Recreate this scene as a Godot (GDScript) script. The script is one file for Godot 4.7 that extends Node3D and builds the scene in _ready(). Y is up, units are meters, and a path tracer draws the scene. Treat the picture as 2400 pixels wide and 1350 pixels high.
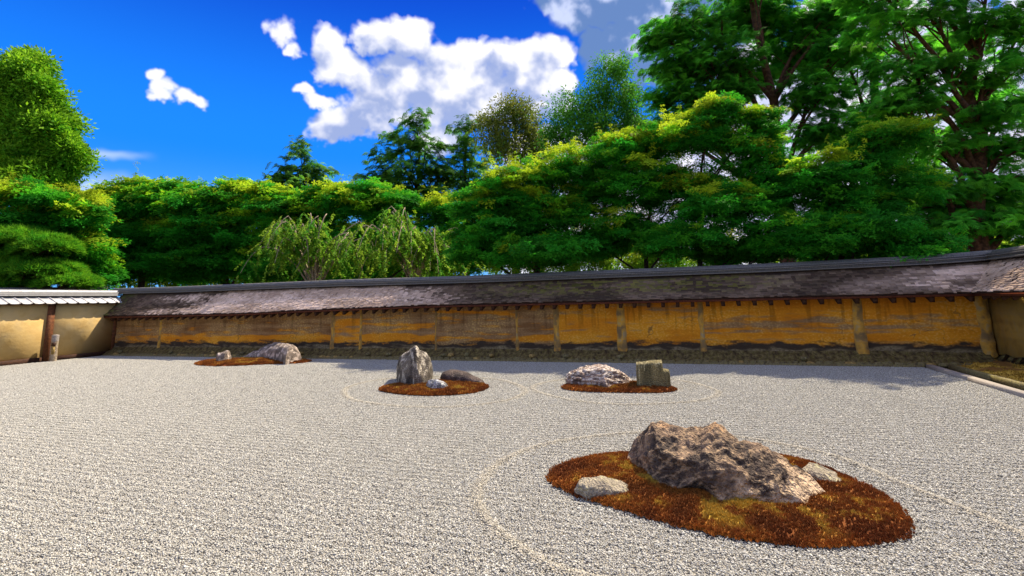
extends Node3D
# A raked gravel garden with moss islands and stones, an earthen wall under a shingled roof and trees behind it.
# Axes: x runs along the long earthen wall, -z points from the camera to it, y is up, metres.

const EYE := 1.5
var rng := RandomNumberGenerator.new()
var taken := {}
var M := {}
var proto := {}

# ---------------------------------------------------------------- helpers
func numbered(called: String) -> String:
	if not taken.has(called):
		taken[called] = 0
		return called
	taken[called] += 1
	return "%s_%03d" % [called, taken[called]]

func tag(o: Node3D, label: String, category: String, group := "", kind := "") -> Node3D:
	if label: o.set_meta("label", label)
	if category: o.set_meta("category", category)
	if group: o.set_meta("group", group)
	if kind: o.set_meta("kind", kind)
	return o

func base(called: String, at := Vector3.ZERO, turn := 0.0) -> Node3D:
	var o := Node3D.new()
	o.name = numbered(called)
	add_child(o)
	o.position = at
	o.rotation.y = turn
	return o

func put(called: String, mesh: Mesh, mat: Material, parent: Node3D, at := Vector3.ZERO) -> MeshInstance3D:
	var o := MeshInstance3D.new()
	o.name = called if parent != self else numbered(called)
	o.mesh = mesh
	o.material_override = mat
	o.position = at
	parent.add_child(o, true)
	return o

func many(called: String, mesh: Mesh, mat: Material, parent: Node3D, places: Array, colors: Array) -> MultiMeshInstance3D:
	var mm := MultiMesh.new()
	mm.transform_format = MultiMesh.TRANSFORM_3D
	mm.use_colors = colors.size() > 0
	mm.mesh = mesh
	mm.instance_count = places.size()
	for i in places.size():
		mm.set_instance_transform(i, places[i])
		if colors.size() > 0:
			mm.set_instance_color(i, colors[i])
	var o := MultiMeshInstance3D.new()
	o.name = called
	o.multimesh = mm
	o.material_override = mat
	parent.add_child(o, true)
	o.set_meta("kind", "stuff")
	return o

func begin() -> SurfaceTool:
	var st := SurfaceTool.new()
	st.begin(Mesh.PRIMITIVE_TRIANGLES)
	return st

func finish(st: SurfaceTool, smooth := false) -> ArrayMesh:
	if smooth:
		st.index()
	st.generate_normals()
	return st.commit()

# four corners, clockwise as seen from the front
func quad(st: SurfaceTool, a: Vector3, b: Vector3, c: Vector3, d: Vector3) -> void:
	st.add_vertex(a); st.add_vertex(b); st.add_vertex(c)
	st.add_vertex(a); st.add_vertex(c); st.add_vertex(d)

# a box given by its eight corners: lower ring then upper ring, each counter-clockwise seen from above
func hexa(st: SurfaceTool, p: Array) -> void:
	quad(st, p[4], p[7], p[6], p[5])
	quad(st, p[0], p[1], p[2], p[3])
	for i in 4:
		var j := (i + 1) % 4
		quad(st, p[i], p[i + 4], p[j + 4], p[j])

func box(st: SurfaceTool, lo: Vector3, hi: Vector3, bevel := 0.0) -> void:
	var b := bevel
	if b <= 0.0:
		hexa(st, [Vector3(lo.x, lo.y, lo.z), Vector3(lo.x, lo.y, hi.z), Vector3(hi.x, lo.y, hi.z), Vector3(hi.x, lo.y, lo.z), Vector3(lo.x, hi.y, lo.z), Vector3(lo.x, hi.y, hi.z), Vector3(hi.x, hi.y, hi.z), Vector3(hi.x, hi.y, lo.z)])
		return
	var ring := func(i: float, y: float) -> Array: return [Vector3(lo.x + i, y, lo.z + i), Vector3(lo.x + i, y, hi.z - i), Vector3(hi.x - i, y, hi.z - i), Vector3(hi.x - i, y, lo.z + i)]
	hexa(st, ring.call(0.0, lo.y) + ring.call(0.0, hi.y - b))
	hexa(st, ring.call(0.0, hi.y - b) + ring.call(b, hi.y))

func tube(st: SurfaceTool, pts: Array, r0: float, r1: float, sides := 6) -> void:
	var prev := []
	for i in pts.size():
		var d: Vector3 = (pts[mini(i + 1, pts.size() - 1)] - pts[maxi(i - 1, 0)]).normalized()
		var a := d.cross(Vector3(0.31, 0.2, 0.93)).normalized()
		var b := d.cross(a)
		var r := lerpf(r0, r1, float(i) / maxf(1, pts.size() - 1))
		var ring := []
		for k in sides:
			var t := TAU * k / sides
			ring.append(pts[i] + (a * cos(t) + b * sin(t)) * r)
		if i > 0:
			for k in sides:
				var l := (k + 1) % sides
				quad(st, prev[k], ring[k], ring[l], prev[l])
		prev = ring

func fn(s: int, freq: float, oct := 4, type := FastNoiseLite.TYPE_SIMPLEX_SMOOTH) -> FastNoiseLite:
	var n := FastNoiseLite.new()
	n.seed = s
	n.frequency = freq
	n.noise_type = type
	n.fractal_octaves = oct
	n.fractal_type = FastNoiseLite.FRACTAL_FBM if oct > 1 else FastNoiseLite.FRACTAL_NONE
	return n

func noise_tex(s: int, freq: float, size: int, ramp: Array, normal := 0.0, oct := 5, type := FastNoiseLite.TYPE_SIMPLEX_SMOOTH) -> NoiseTexture2D:
	var t := NoiseTexture2D.new()
	t.width = size
	t.height = size
	t.seamless = true
	t.noise = fn(s, freq, oct, type)
	if normal > 0.0:
		t.as_normal_map = true
		t.bump_strength = normal
	elif ramp.size() > 0:
		var g := Gradient.new()
		var off := PackedFloat32Array()
		var cols := PackedColorArray()
		for e in ramp:
			off.append(e[0])
			cols.append(Color(e[1], e[2], e[3]).linear_to_srgb())
		g.offsets = off
		g.colors = cols
		t.color_ramp = g
	return t

func mat(rough := 0.9, vertex := false, color := Color(1, 1, 1)) -> StandardMaterial3D:
	var m := StandardMaterial3D.new()
	m.roughness = rough
	m.metallic_specular = 0.35
	m.vertex_color_use_as_albedo = vertex
	m.albedo_color = color.linear_to_srgb()
	return m

func triplanar(m: StandardMaterial3D, scale: float, world := true) -> StandardMaterial3D:
	m.uv1_triplanar = true
	m.uv1_world_triplanar = world
	m.uv1_scale = Vector3.ONE * scale
	return m

func bump(m: StandardMaterial3D, t: Texture2D, cm: float) -> StandardMaterial3D:
	m.heightmap_enabled = true
	m.heightmap_texture = t
	m.heightmap_scale = cm
	return m

func table(x: float, t: Array) -> float:
	if x <= t[0][0]: return t[0][1]
	for i in range(1, t.size()):
		if x <= t[i][0]:
			return lerpf(t[i - 1][1], t[i][1], (x - t[i - 1][0]) / (t[i][0] - t[i - 1][0]))
	return t[-1][1]

func mixc(a: Color, b: Color, t: float) -> Color:
	return a.lerp(b, clampf(t, 0.0, 1.0))

# ---------------------------------------------------------------- scene
func _ready() -> void:
	rng.seed = 20240
	# camera: yaw 18.55 left of the wall's normal, pitched up, rolled slightly, with the lens shifted down
	var cam := Camera3D.new()
	cam.name = "camera"
	add_child(cam)
	var cb := Basis(Vector3.UP, 0.32382) * Basis(Vector3.RIGHT, 0.1647) * Basis(Vector3.BACK, -0.025673)
	cam.transform = Transform3D(cb, Vector3(0, EYE, 0))
	cam.projection = Camera3D.PROJECTION_FRUSTUM
	cam.near = 0.1
	cam.far = 3000.0
	cam.size = 0.1 * 1350.0 / 1208.28
	cam.frustum_offset = Vector2(0, -0.1 * (675.0 - 501.8) / 1208.28)
	cam.current = true
	# sky and air
	var env := Environment.new()
	env.background_mode = Environment.BG_SKY
	var sky := Sky.new()
	var pano := PanoramaSkyMaterial.new()
	pano.panorama = make_sky()
	sky.sky_material = pano
	env.sky = sky
	env.background_energy_multiplier = 1.0
	env.tonemap_mode = Environment.TONE_MAPPER_LINEAR
	env.tonemap_exposure = 1.88
	env.sdfgi_enabled = true
	env.ssao_enabled = true
	env.ssil_enabled = true
	var we := WorldEnvironment.new()
	we.name = "world_environment"
	we.environment = env
	add_child(we)
	# sun: high in the south, behind the wall and to the right
	var sun := DirectionalLight3D.new()
	sun.name = "sun"
	sun.light_energy = 1.6
	sun.light_color = Color(1.0, 0.94, 0.84)
	sun.light_angular_distance = 0.5
	sun.shadow_enabled = true
	add_child(sun)
	var az := deg_to_rad(33.0)
	var el := deg_to_rad(55.5)
	var to_sun := Vector3(sin(az) * cos(el), sin(el), -cos(az) * cos(el))
	sun.look_at_from_position(Vector3.ZERO, -to_sun, Vector3.UP)

	make_materials()
	make_ground()
	make_south_wall()
	make_west_wall()
	make_east_wall()
	make_borders()
	make_trees()
	make_islands()
	make_rocks()
	make_post()

# ---------------------------------------------------------------- sky
func blob_field(list: Array, az: float, el: float) -> float:
	var v := 0.0
	for b in list:
		var dx: float = (az - b[0]) / b[2]
		var dy: float = (el - b[1]) / b[3]
		var q := 1.0 - (dx * dx + dy * dy)
		if q > -1.5:
			v = maxf(v, q)
	return v

func smooth_to(a: float, b: float, x: float) -> float:
	return smoothstep(a, b, x)

func clear_air(az: float, el: float) -> Color:
	# linear colour of cloudless sky
	var low := Color(0.092, 0.308, 0.654)
	var mid := Color(0.008, 0.150, 0.616)
	var high := Color(0.003, 0.036, 0.36)
	var c := mixc(low, mid, smoothstep(3.0, 16.0, el))
	c = mixc(c, high, smoothstep(15.0, 36.0, el))
	return c

func make_sky() -> ImageTexture:
	var small_cloud = [[-54.7, 21.0, 0.9, 0.8], [-53.6, 20.2, 1.2, 0.9], [-52.3, 19.7, 1.6, 1.0], [-50.8, 19.4, 1.2, 0.6], [-54.0, 19.4, 0.9, 0.5]]
	var puff_cloud = [[-43.6, 27.1, 2.0, 1.7], [-42.5, 25.8, 1.0, 1.0]]
	var main_cloud = [[-39.2, 26.3, 2.5, 2.4], [-36.9, 24.3, 4.0, 2.3], [-34.0, 27.9, 3.5, 2.2], [-31.5, 24.7, 4.1, 2.6], [-30.3, 27.8, 4.2, 2.7], [-26.4, 25.6, 4.5, 3.0], [-22.9, 26.1, 3.3, 2.6], [-19.1, 26.1, 5.0, 2.4], [-14.3, 26.4, 4.2, 2.3], [-32.9, 22.5, 4.8, 2.6], [-27.9, 22.7, 6.4, 3.5], [-21.9, 23.3, 5.5, 3.1], [-16.4, 23.6, 5.0, 3.1], [-12.9, 23.0, 2.5, 2.9]]
	var low_cloud = [[-33.8, 20.4, 5.2, 2.7], [-37.0, 18.9, 3.9, 2.2], [-38.7, 17.8, 2.2, 1.5], [-41.2, 21.9, 1.6, 0.8], [-39.6, 20.9, 1.8, 0.9], [-24.7, 21.0, 4.0, 2.7], [-26.7, 17.6, 3.4, 2.3], [-20.2, 20.7, 4.0, 2.1], [-13.8, 21.0, 3.9, 1.8], [-28.1, 20.0, 3.9, 1.8]]
	var dark_cloud = [[-11.2, 32.4, 6.0, 2.0], [-6.8, 30.4, 7.2, 2.8], [-3.1, 27.1, 5.9, 3.2], [0.3, 24.0, 5.6, 3.3], [-8.0, 26.8, 2.9, 2.5], [5.1, 26.9, 6.1, 4.2], [-0.1, 29.5, 5.8, 2.3]]
	var right_cloud = [[17.3, 23.9, 5.9, 4.9], [8.4, 18.5, 5.9, 6.4], [26.7, 7.4, 3.6, 4.6], [14.5, 16.0, 5.5, 6.1], [21.6, 19.3, 4.6, 4.8], [25.8, 19.0, 3.8, 4.8], [26.1, 12.0, 3.9, 5.0], [20.6, 12.1, 4.6, 4.7], [12.2, 10.8, 5.1, 4.8], [4.7, 5.6, 6.1, 4.8], [21.3, 5.7, 5.2, 3.6], [-4.1, 14.4, 7.0, 4.5], [-9.2, 6.4, 14.3, 7.0], [2.3, 11.1, 8.7, 6.6], [-13.5, 15.9, 5.8, 3.7]]
	var w := 4096
	var h := 2048
	# the whole sky coarsely: clear air, and clouds added out of view to whiten ambient
	var sw := 720
	var sh := 360
	var small := Image.create(sw, sh, false, Image.FORMAT_RGBF)
	var n1 := fn(5, 0.05, 5)
	for y in sh:
		var el := 90.0 - (y + 0.5) * 180.0 / sh
		for x in sw:
			var az := (x + 0.5) * 360.0 / sw - 180.0
			if el < -2.0:
				small.set_pixel(x, y, Color(0.100, 0.092, 0.077))
				continue
			var c := clear_air(az, el)
			if az < -72.0 or az > 36.0 or el > 40.0:
				var a := deg_to_rad(az)
				var e := deg_to_rad(el)
				var q := Vector3(sin(a) * cos(e), sin(e), -cos(a) * cos(e)) * 55.0
				var d := n1.get_noise_3d(q.x, q.y * 1.7, q.z)
				var away := 1.0
				if el <= 44.0:
					away = maxf(smoothstep(36.0, 50.0, az) + smoothstep(-72.0, -86.0, az), smoothstep(38.0, 44.0, el))
				var al := smoothstep(-0.12, 0.1, d) * minf(away, 1.0)
				c = mixc(c, mixc(Color(0.654, 0.654, 0.678), Color(0.277, 0.323, 0.447), smoothstep(0.15, 0.5, d)), al * 0.95)
			small.set_pixel(x, y, c)
	small.resize(w, h, Image.INTERPOLATE_CUBIC)
	# the part in view in detail
	var puffs := fn(9, 0.16, 6)
	var warp := fn(12, 0.25, 3)
	var curl := fn(33, 1.1, 4)
	var billow := fn(21, 0.22, 5)
	billow.fractal_type = FastNoiseLite.FRACTAL_RIDGED
	var x0 := int((-74.0 + 180.0) / 360.0 * w)
	var x1 := int((38.0 + 180.0) / 360.0 * w)
	var y0 := int((90.0 - 42.0) / 180.0 * h)
	var y1 := int(90.5 / 180.0 * h)
	for y in range(y0, y1):
		var el := 90.0 - (y + 0.5) * 180.0 / h
		for x in range(x0, x1):
			var az := (x + 0.5) * 360.0 / w - 180.0
			var c := clear_air(az, el)
			var f := puffs.get_noise_2d(az, el * 1.15)
			var wx := warp.get_noise_2d(az, el) * 0.9
			var wy := warp.get_noise_2d(az + 90.0, el) * 0.6
			var b := billow.get_noise_2d(az, el * 1.2)
			var g2 := curl.get_noise_2d(az, el * 1.2)
			var grain := f * 0.75 + (0.25 - absf(b)) * 0.35 + g2 * 0.22
			# broad grey cloud upper right
			var dd := blob_field(dark_cloud, az + wx * 2.0, el + wy * 2.0)
			if dd > 0.0:
				var al := smoothstep(0.05, 0.55, dd + f * 0.35) * 0.92
				var lit := smoothstep(0.05, 0.6, f * 1.1 + (el - 28.5) * 0.07)
				c = mixc(c, mixc(Color(0.085, 0.150, 0.30), Color(0.385, 0.431, 0.578), lit), al)
			var right := blob_field(right_cloud, az + wx * 2.0, el + wy * 2.0)
			if right > 0.0:
				c = mixc(c, mixc(Color(0.385, 0.408, 0.539), Color(0.654, 0.631, 0.647), smoothstep(-0.2, 0.5, grain)), smoothstep(-0.1, 0.35, right + grain * 0.4) * 0.95)
			for k in 4:
				var list: Array = [low_cloud, main_cloud, puff_cloud, small_cloud][k]
				var d := blob_field(list, az + wx, el + wy + g2 * 0.25)
				if d <= 0.0:
					continue
				var v := d + grain * (0.66 if k < 2 else 1.15)
				var al := smoothstep(0.06, 0.62 if k < 2 else 0.85, v)
				if al <= 0.0:
					continue
				# thicker parts below the sunlit tops are grey blue
				var under := blob_field(list, az + wx + 0.5, el + wy + 1.5)
				var shade := smoothstep(-0.05, 0.95, under * 0.95 - d * 0.35 - f * 0.9 - grain * 0.25 + 0.08)
				if k == 0: shade = clampf(shade + 0.12, 0.0, 1.0)
				if k >= 2: shade *= 0.35
				c = mixc(c, mixc(Color(0.616, 0.608, 0.631), Color(0.20, 0.25, 0.42), shade), al * (0.97 if k < 3 else 0.9))
			# thin streaks low on the left
			var s := smoothstep(0.0, 1.0, 1.0 - absf(el - 13.5 - wy) / 0.7) * smoothstep(-53.5, -58.0, az) * 0.5
			s = maxf(s, smoothstep(0.0, 1.0, 1.0 - absf(el - 10.4 - wy) / 2.0) * smoothstep(-50.0, -60.0, az) * 0.5)
			c = mixc(c, Color(0.462, 0.524, 0.631), s)
			small.set_pixel(x, y, c)
	# Godot's panorama begins along -z: swap its halves
	var turned := Image.create(w, h, false, Image.FORMAT_RGBF)
	turned.blit_rect(small, Rect2i(w / 2, 0, w / 2, h), Vector2i(0, 0))
	turned.blit_rect(small, Rect2i(0, 0, w / 2, h), Vector2i(w / 2, 0))
	return ImageTexture.create_from_image(turned)

# ---------------------------------------------------------------- materials
func make_materials() -> void:
	var grit := noise_tex(3, 0.03, 512, [], 0.0, 6)
	var cells := noise_tex(4, 0.02, 512, [], 0.0, 4, FastNoiseLite.TYPE_CELLULAR)
	M.grit = grit
	M.earth = triplanar(mat(0.95), 0.35)
	M.earth.albedo_texture = noise_tex(6, 0.015, 512, [[0.2, 0.05, 0.04, 0.025], [0.5, 0.09, 0.07, 0.04], [0.75, 0.06, 0.075, 0.02]])
	M.bed = triplanar(mat(0.95), 3.0)
	M.bed.albedo_texture = noise_tex(7, 0.12, 512, [[0.3, 0.20, 0.19, 0.17], [0.7, 0.36, 0.34, 0.30]])
	M.grain = mat(0.85, true)
	M.moss = mat(0.95, true)
	M.rock = bump(triplanar(mat(0.85, true), 2.2, false), grit, 4.0)
	M.rock.albedo_texture = noise_tex(55, 0.03, 512, [[0.25, 0.45, 0.43, 0.42], [0.42, 0.72, 0.70, 0.68], [0.55, 0.9, 0.88, 0.86], [0.75, 1.0, 0.99, 0.97]], 0.0, 6)
	M.plaster = bump(mat(0.95), grit, 0.35)
	M.plaster.uv1_scale = Vector3(1, 1, 1)
	M.pillar = bump(triplanar(mat(0.95), 0.9), grit, 1.0)
	M.pillar.albedo_texture = noise_tex(31, 0.005, 512, [[0.3, 0.20, 0.13, 0.055], [0.45, 0.42, 0.23, 0.05], [0.6, 0.60, 0.32, 0.04], [0.8, 0.42, 0.31, 0.15]])
	M.tan = bump(triplanar(mat(0.95), 0.5), grit, 0.5)
	M.tan.albedo_texture = noise_tex(33, 0.008, 512, [[0.25, 0.54, 0.36, 0.13], [0.5, 0.61, 0.43, 0.17], [0.75, 0.58, 0.42, 0.19]])
	M.olive = bump(triplanar(mat(0.95), 0.5), grit, 0.6)
	M.olive.albedo_texture = noise_tex(34, 0.012, 512, [[0.25, 0.40, 0.27, 0.07], [0.5, 0.60, 0.41, 0.09], [0.75, 0.52, 0.39, 0.14]])
	M.shingle = mat(0.8, true)
	M.shingle.metallic_specular = 0.15
	M.bark = bump(triplanar(mat(0.9), 1.2), grit, 2.5)
	M.bark.albedo_texture = noise_tex(41, 0.02, 256, [[0.3, 0.035, 0.025, 0.018], [0.7, 0.10, 0.065, 0.045]])
	M.red_bark = bump(triplanar(mat(0.9), 1.2), grit, 2.5)
	M.red_bark.albedo_texture = noise_tex(42, 0.02, 256, [[0.3, 0.06, 0.028, 0.016], [0.7, 0.17, 0.075, 0.04]])
	M.pale_bark = bump(triplanar(mat(0.9), 1.5), grit, 1.5)
	M.pale_bark.albedo_texture = noise_tex(43, 0.03, 256, [[0.3, 0.22, 0.17, 0.11], [0.7, 0.42, 0.34, 0.24]])
	M.wood = bump(triplanar(mat(0.75), 1.6), grit, 0.5)
	M.wood.albedo_texture = noise_tex(44, 0.03, 256, [[0.3, 0.085, 0.03, 0.012], [0.7, 0.19, 0.07, 0.025]])
	M.dark_wood = triplanar(mat(0.8), 1.6)
	M.dark_wood.albedo_texture = noise_tex(45, 0.03, 256, [[0.3, 0.03, 0.014, 0.008], [0.7, 0.075, 0.03, 0.014]])
	M.red_wood = triplanar(mat(0.7), 1.6)
	M.red_wood.albedo_texture = noise_tex(46, 0.03, 256, [[0.3, 0.07, 0.018, 0.01], [0.7, 0.14, 0.04, 0.018]])
	M.tile_old = bump(triplanar(mat(0.55), 2.0), grit, 0.6)
	M.tile_old.albedo_texture = noise_tex(47, 0.03, 512, [[0.25, 0.085, 0.08, 0.075], [0.5, 0.17, 0.16, 0.145], [0.7, 0.13, 0.13, 0.13], [0.85, 0.24, 0.24, 0.22]])
	M.tile_new = bump(triplanar(mat(0.42), 2.0), grit, 0.2)
	M.tile_new.metallic_specular = 0.6
	M.tile_new.albedo_texture = noise_tex(48, 0.02, 256, [[0.3, 0.22, 0.225, 0.235], [0.5, 0.36, 0.36, 0.365], [0.7, 0.28, 0.28, 0.29]])
	M.stone = bump(triplanar(mat(0.9), 1.4), cells, 1.2)
	M.stone.albedo_texture = noise_tex(49, 0.03, 512, [[0.25, 0.07, 0.055, 0.03], [0.45, 0.20, 0.155, 0.08], [0.6, 0.14, 0.13, 0.03], [0.8, 0.36, 0.29, 0.17]])
	M.stone_ochre = bump(triplanar(mat(0.9), 1.4), cells, 1.2)
	M.stone_ochre.albedo_texture = noise_tex(50, 0.03, 256, [[0.25, 0.20, 0.13, 0.04], [0.7, 0.42, 0.30, 0.10]])
	M.kerb = bump(triplanar(mat(0.85), 1.2), grit, 0.5)
	M.kerb.albedo_texture = noise_tex(52, 0.03, 512, [[0.25, 0.22, 0.195, 0.17], [0.6, 0.34, 0.30, 0.26], [0.8, 0.27, 0.24, 0.21]])
	M.plinth = bump(triplanar(mat(0.95), 0.7), grit, 0.8)
	M.plinth.albedo_texture = noise_tex(51, 0.02, 512, [[0.25, 0.04, 0.028, 0.012], [0.42, 0.13, 0.088, 0.035], [0.55, 0.095, 0.085, 0.014], [0.68, 0.24, 0.18, 0.08], [0.85, 0.07, 0.055, 0.02]])
	M.leaf = leaf_mat(1.0)
	M.needle = leaf_mat(0.95)

func leaf_mat(glow: float) -> StandardMaterial3D:
	var m := mat(0.65, true)
	m.metallic_specular = 0.22
	m.cull_mode = BaseMaterial3D.CULL_DISABLED
	m.backlight_enabled = true
	m.backlight = Color(glow, glow, glow).linear_to_srgb()
	return m

# ---------------------------------------------------------------- ground and gravel
func make_ground() -> void:
	var st := begin()
	var g := 40
	var hill := fn(61, 0.02, 3)
	var height := func(x: float, z: float) -> float:
		var away := maxf(0.0, maxf(-z - 16.0, -x - 24.0))
		return -0.07 + clampf(away * 0.02, 0.0, 8.0) * (0.7 + hill.get_noise_2d(x, z))
	var line := func(i: int) -> float:
		var t := (float(i) / g - 0.5) * 2.0
		return signf(t) * (absf(t) * 60.0 + pow(absf(t), 5.0) * 1500.0)
	for i in g:
		for j in g:
			var xa: float = line.call(i)
			var xb: float = line.call(i + 1)
			var za: float = line.call(j)
			var zb: float = line.call(j + 1)
			quad(st, Vector3(xa, height.call(xa, za), za), Vector3(xb, height.call(xb, za), za), Vector3(xb, height.call(xb, zb), zb), Vector3(xa, height.call(xa, zb), zb))
	var o := put("ground", finish(st, true), M.earth, self)
	tag(o, "dark earth under the trees beyond the walls", "", "", "structure")
	# bed under the gravel
	st = begin()
	quad(st, Vector3(-18.8, -0.012, -12.42), Vector3(4.22, -0.012, -12.42), Vector3(4.22, -0.012, 1.6), Vector3(-18.8, -0.012, 1.6))
	tag(put("gravel_bed", finish(st), M.bed, self), "flat bed of grit that the white gravel lies on", "", "", "structure")
	# grains: four patches of half a metre, laid over the whole court
	var root := base("gravel")
	tag(root, "pale grey raked gravel covering the whole court", "gravel", "", "stuff")
	var size := 0.5
	var shapes := []
	for k in 6:
		shapes.append(grain_points())
	var nx := 46
	var nz := 28
	var places := [[], [], [], []]
	for i in nx:
		for j in nz:
			var t := Transform3D(Basis(Vector3.UP, PI if rng.randf() < 0.5 else 0.0), Vector3(-18.75 + (i + 0.5) * 22.95 / nx, 0, -12.40 + (j + 0.5) * 13.9 / nz))
			places[rng.randi() % 4].append(t)
	for v in 4:
		st = begin()
		for k in 3300:
			var x := rng.randf_range(-size * 0.5, size * 0.5)
			var z := rng.randf_range(-size * 0.5, size * 0.5)
			var groove := sin(z / 0.1 * TAU) * 0.0032
			var r := rng.randf_range(0.004, 0.0086)
			if rng.randf() < 0.06: r *= 1.35
			one_grain(st, shapes[k % 6], Vector3(x, groove + rng.randf_range(-0.004, 0.006), z), r, grain_color())
		st.generate_normals()
		many("gravel_patch", st.commit(), M.grain, root, places[v], [])
	# ridges of gravel left by the rake round the islands
	ring("raked ring of gravel round the great boulder's island", [[-1.73, -4.1], [-1.79, -4.88], [-1.47, -5.59], [-0.73, -6.15], [-0.1, -6.26], [0.49, -6.18], [1.13, -5.73], [1.43, -5.11], [1.81, -4.21], [1.82, -3.55], [1.14, -3.15], [0.23, -2.95], [-0.62, -3.03], [-0.95, -3.15], [-1.42, -3.55]], shapes, 0.07)
	ring("raked ring of gravel round the tall upright stone's island", [[-5.94, -8.1], [-6.05, -8.87], [-5.73, -9.48], [-5.19, -9.74], [-4.26, -9.77], [-3.43, -9.47], [-2.73, -8.57], [-2.71, -7.74], [-3.12, -7.2], [-3.68, -6.96], [-4.43, -6.98], [-5.28, -7.32]], shapes, 0.08)
	ring("raked ring of gravel round the square rock's island", [[-2.68, -8.79], [-2.48, -9.62], [-1.79, -10.15], [-1, -10.25], [-0.23, -9.95], [0.29, -8.99], [0.02, -8.18], [-0.78, -7.74], [-1.44, -7.73], [-2.09, -8.07]], shapes, 0.08)

func grain_color() -> Color:
	var t := rng.randf()
	var v := rng.randf_range(0.325, 0.475)
	if t < 0.05:
		v = rng.randf_range(0.10, 0.22)
	elif t > 0.86:
		v = rng.randf_range(0.54, 0.72)
	var w := rng.randf_range(0.0, 1.0)
	return Color(v * lerpf(0.94, 1.0, w), v * lerpf(0.95, 0.94, w), v * lerpf(0.88, 0.79, w))

func grain_points() -> Array:
	var p := []
	for d in [Vector3(1, 0, 0), Vector3(0, 0, 1), Vector3(-1, 0, 0), Vector3(0, 0, -1), Vector3(0, 1, 0)]:
		p.append(Vector3(d.x, d.y * 0.75, d.z) * rng.randf_range(0.75, 1.25) + Vector3(rng.randf_range(-0.25, 0.25), rng.randf_range(-0.15, 0.1), rng.randf_range(-0.25, 0.25)))
	return p

func one_grain(st: SurfaceTool, p: Array, at: Vector3, r: float, c: Color) -> void:
	var b := Basis(Vector3.UP, rng.randf() * TAU) * r
	st.set_color(c)
	var q := []
	for v in p:
		q.append(at + b * v)
	for i in 4:
		var j := (i + 1) % 4
		st.add_vertex(q[4]); st.add_vertex(q[j]); st.add_vertex(q[i])
	for i in 4:
		var j := (i + 1) % 4
		var low: Vector3 = at + Vector3(0, -r * 0.8, 0)
		st.add_vertex(low); st.add_vertex(q[i]); st.add_vertex(q[j])

func closed_path(pts: Array, n: int) -> Array:
	var c := Curve3D.new()
	var k := pts.size()
	for i in k + 1:
		var p := Vector3(pts[i % k][0], 0, pts[i % k][1])
		var a := Vector3(pts[(i + k - 1) % k][0], 0, pts[(i + k - 1) % k][1])
		var b := Vector3(pts[(i + 1) % k][0], 0, pts[(i + 1) % k][1])
		c.add_point(p, (a - b) / 6.0, (b - a) / 6.0)
	var out := []
	for i in n:
		out.append(c.sample_baked(c.get_baked_length() * i / n, true))
	return out

func ring(label: String, pts: Array, shapes: Array, width: float) -> void:
	var path := closed_path(pts, 160)
	var st := begin()
	var n := path.size()
	var total := 0.0
	for i in n:
		var a: Vector3 = path[i]
		var b: Vector3 = path[(i + 1) % n]
		var along := b - a
		var side := along.cross(Vector3.UP).normalized()
		total += along.length()
		for k in int(along.length() / 0.00055):
			var u := rng.randfn(0.0, 0.55)
			var y := 0.016 * exp(-u * u * 2.2) - 0.003
			one_grain(st, shapes[k % 6], a + along * rng.randf() + side * u * width + Vector3(0, y + rng.randf_range(-0.004, 0.004), 0), rng.randf_range(0.0045, 0.0095), grain_color() * Color(0.95, 0.91, 0.84))
	st.generate_normals()
	tag(put("gravel_ring", st.commit(), M.grain, self), label, "gravel", "raked rings round the islands", "stuff")

# ---------------------------------------------------------------- south wall
const EAVE_H := [[-20.0, 1.24], [-12.9, 1.24], [-10.8, 1.29], [-6.5, 1.35], [5.3, 1.345], [7.0, 1.36]]
const RIDGE_H := [[-20.0, 2.28], [-16.6, 2.24], [-10.0, 2.235], [-5.7, 2.19], [1.8, 2.18], [5.0, 2.215], [5.9, 2.26], [7.0, 2.3]]
const POSTS := [[-16.76, 0.12], [-9.9, 0.16], [-8.96, 0.09], [-6.57, 0.08], [-4.26, 0.10], [-3.21, 0.19], [-1.61, 0.24], [0.21, 0.15], [3.33, 0.25], [5.47, 0.26]]

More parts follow.
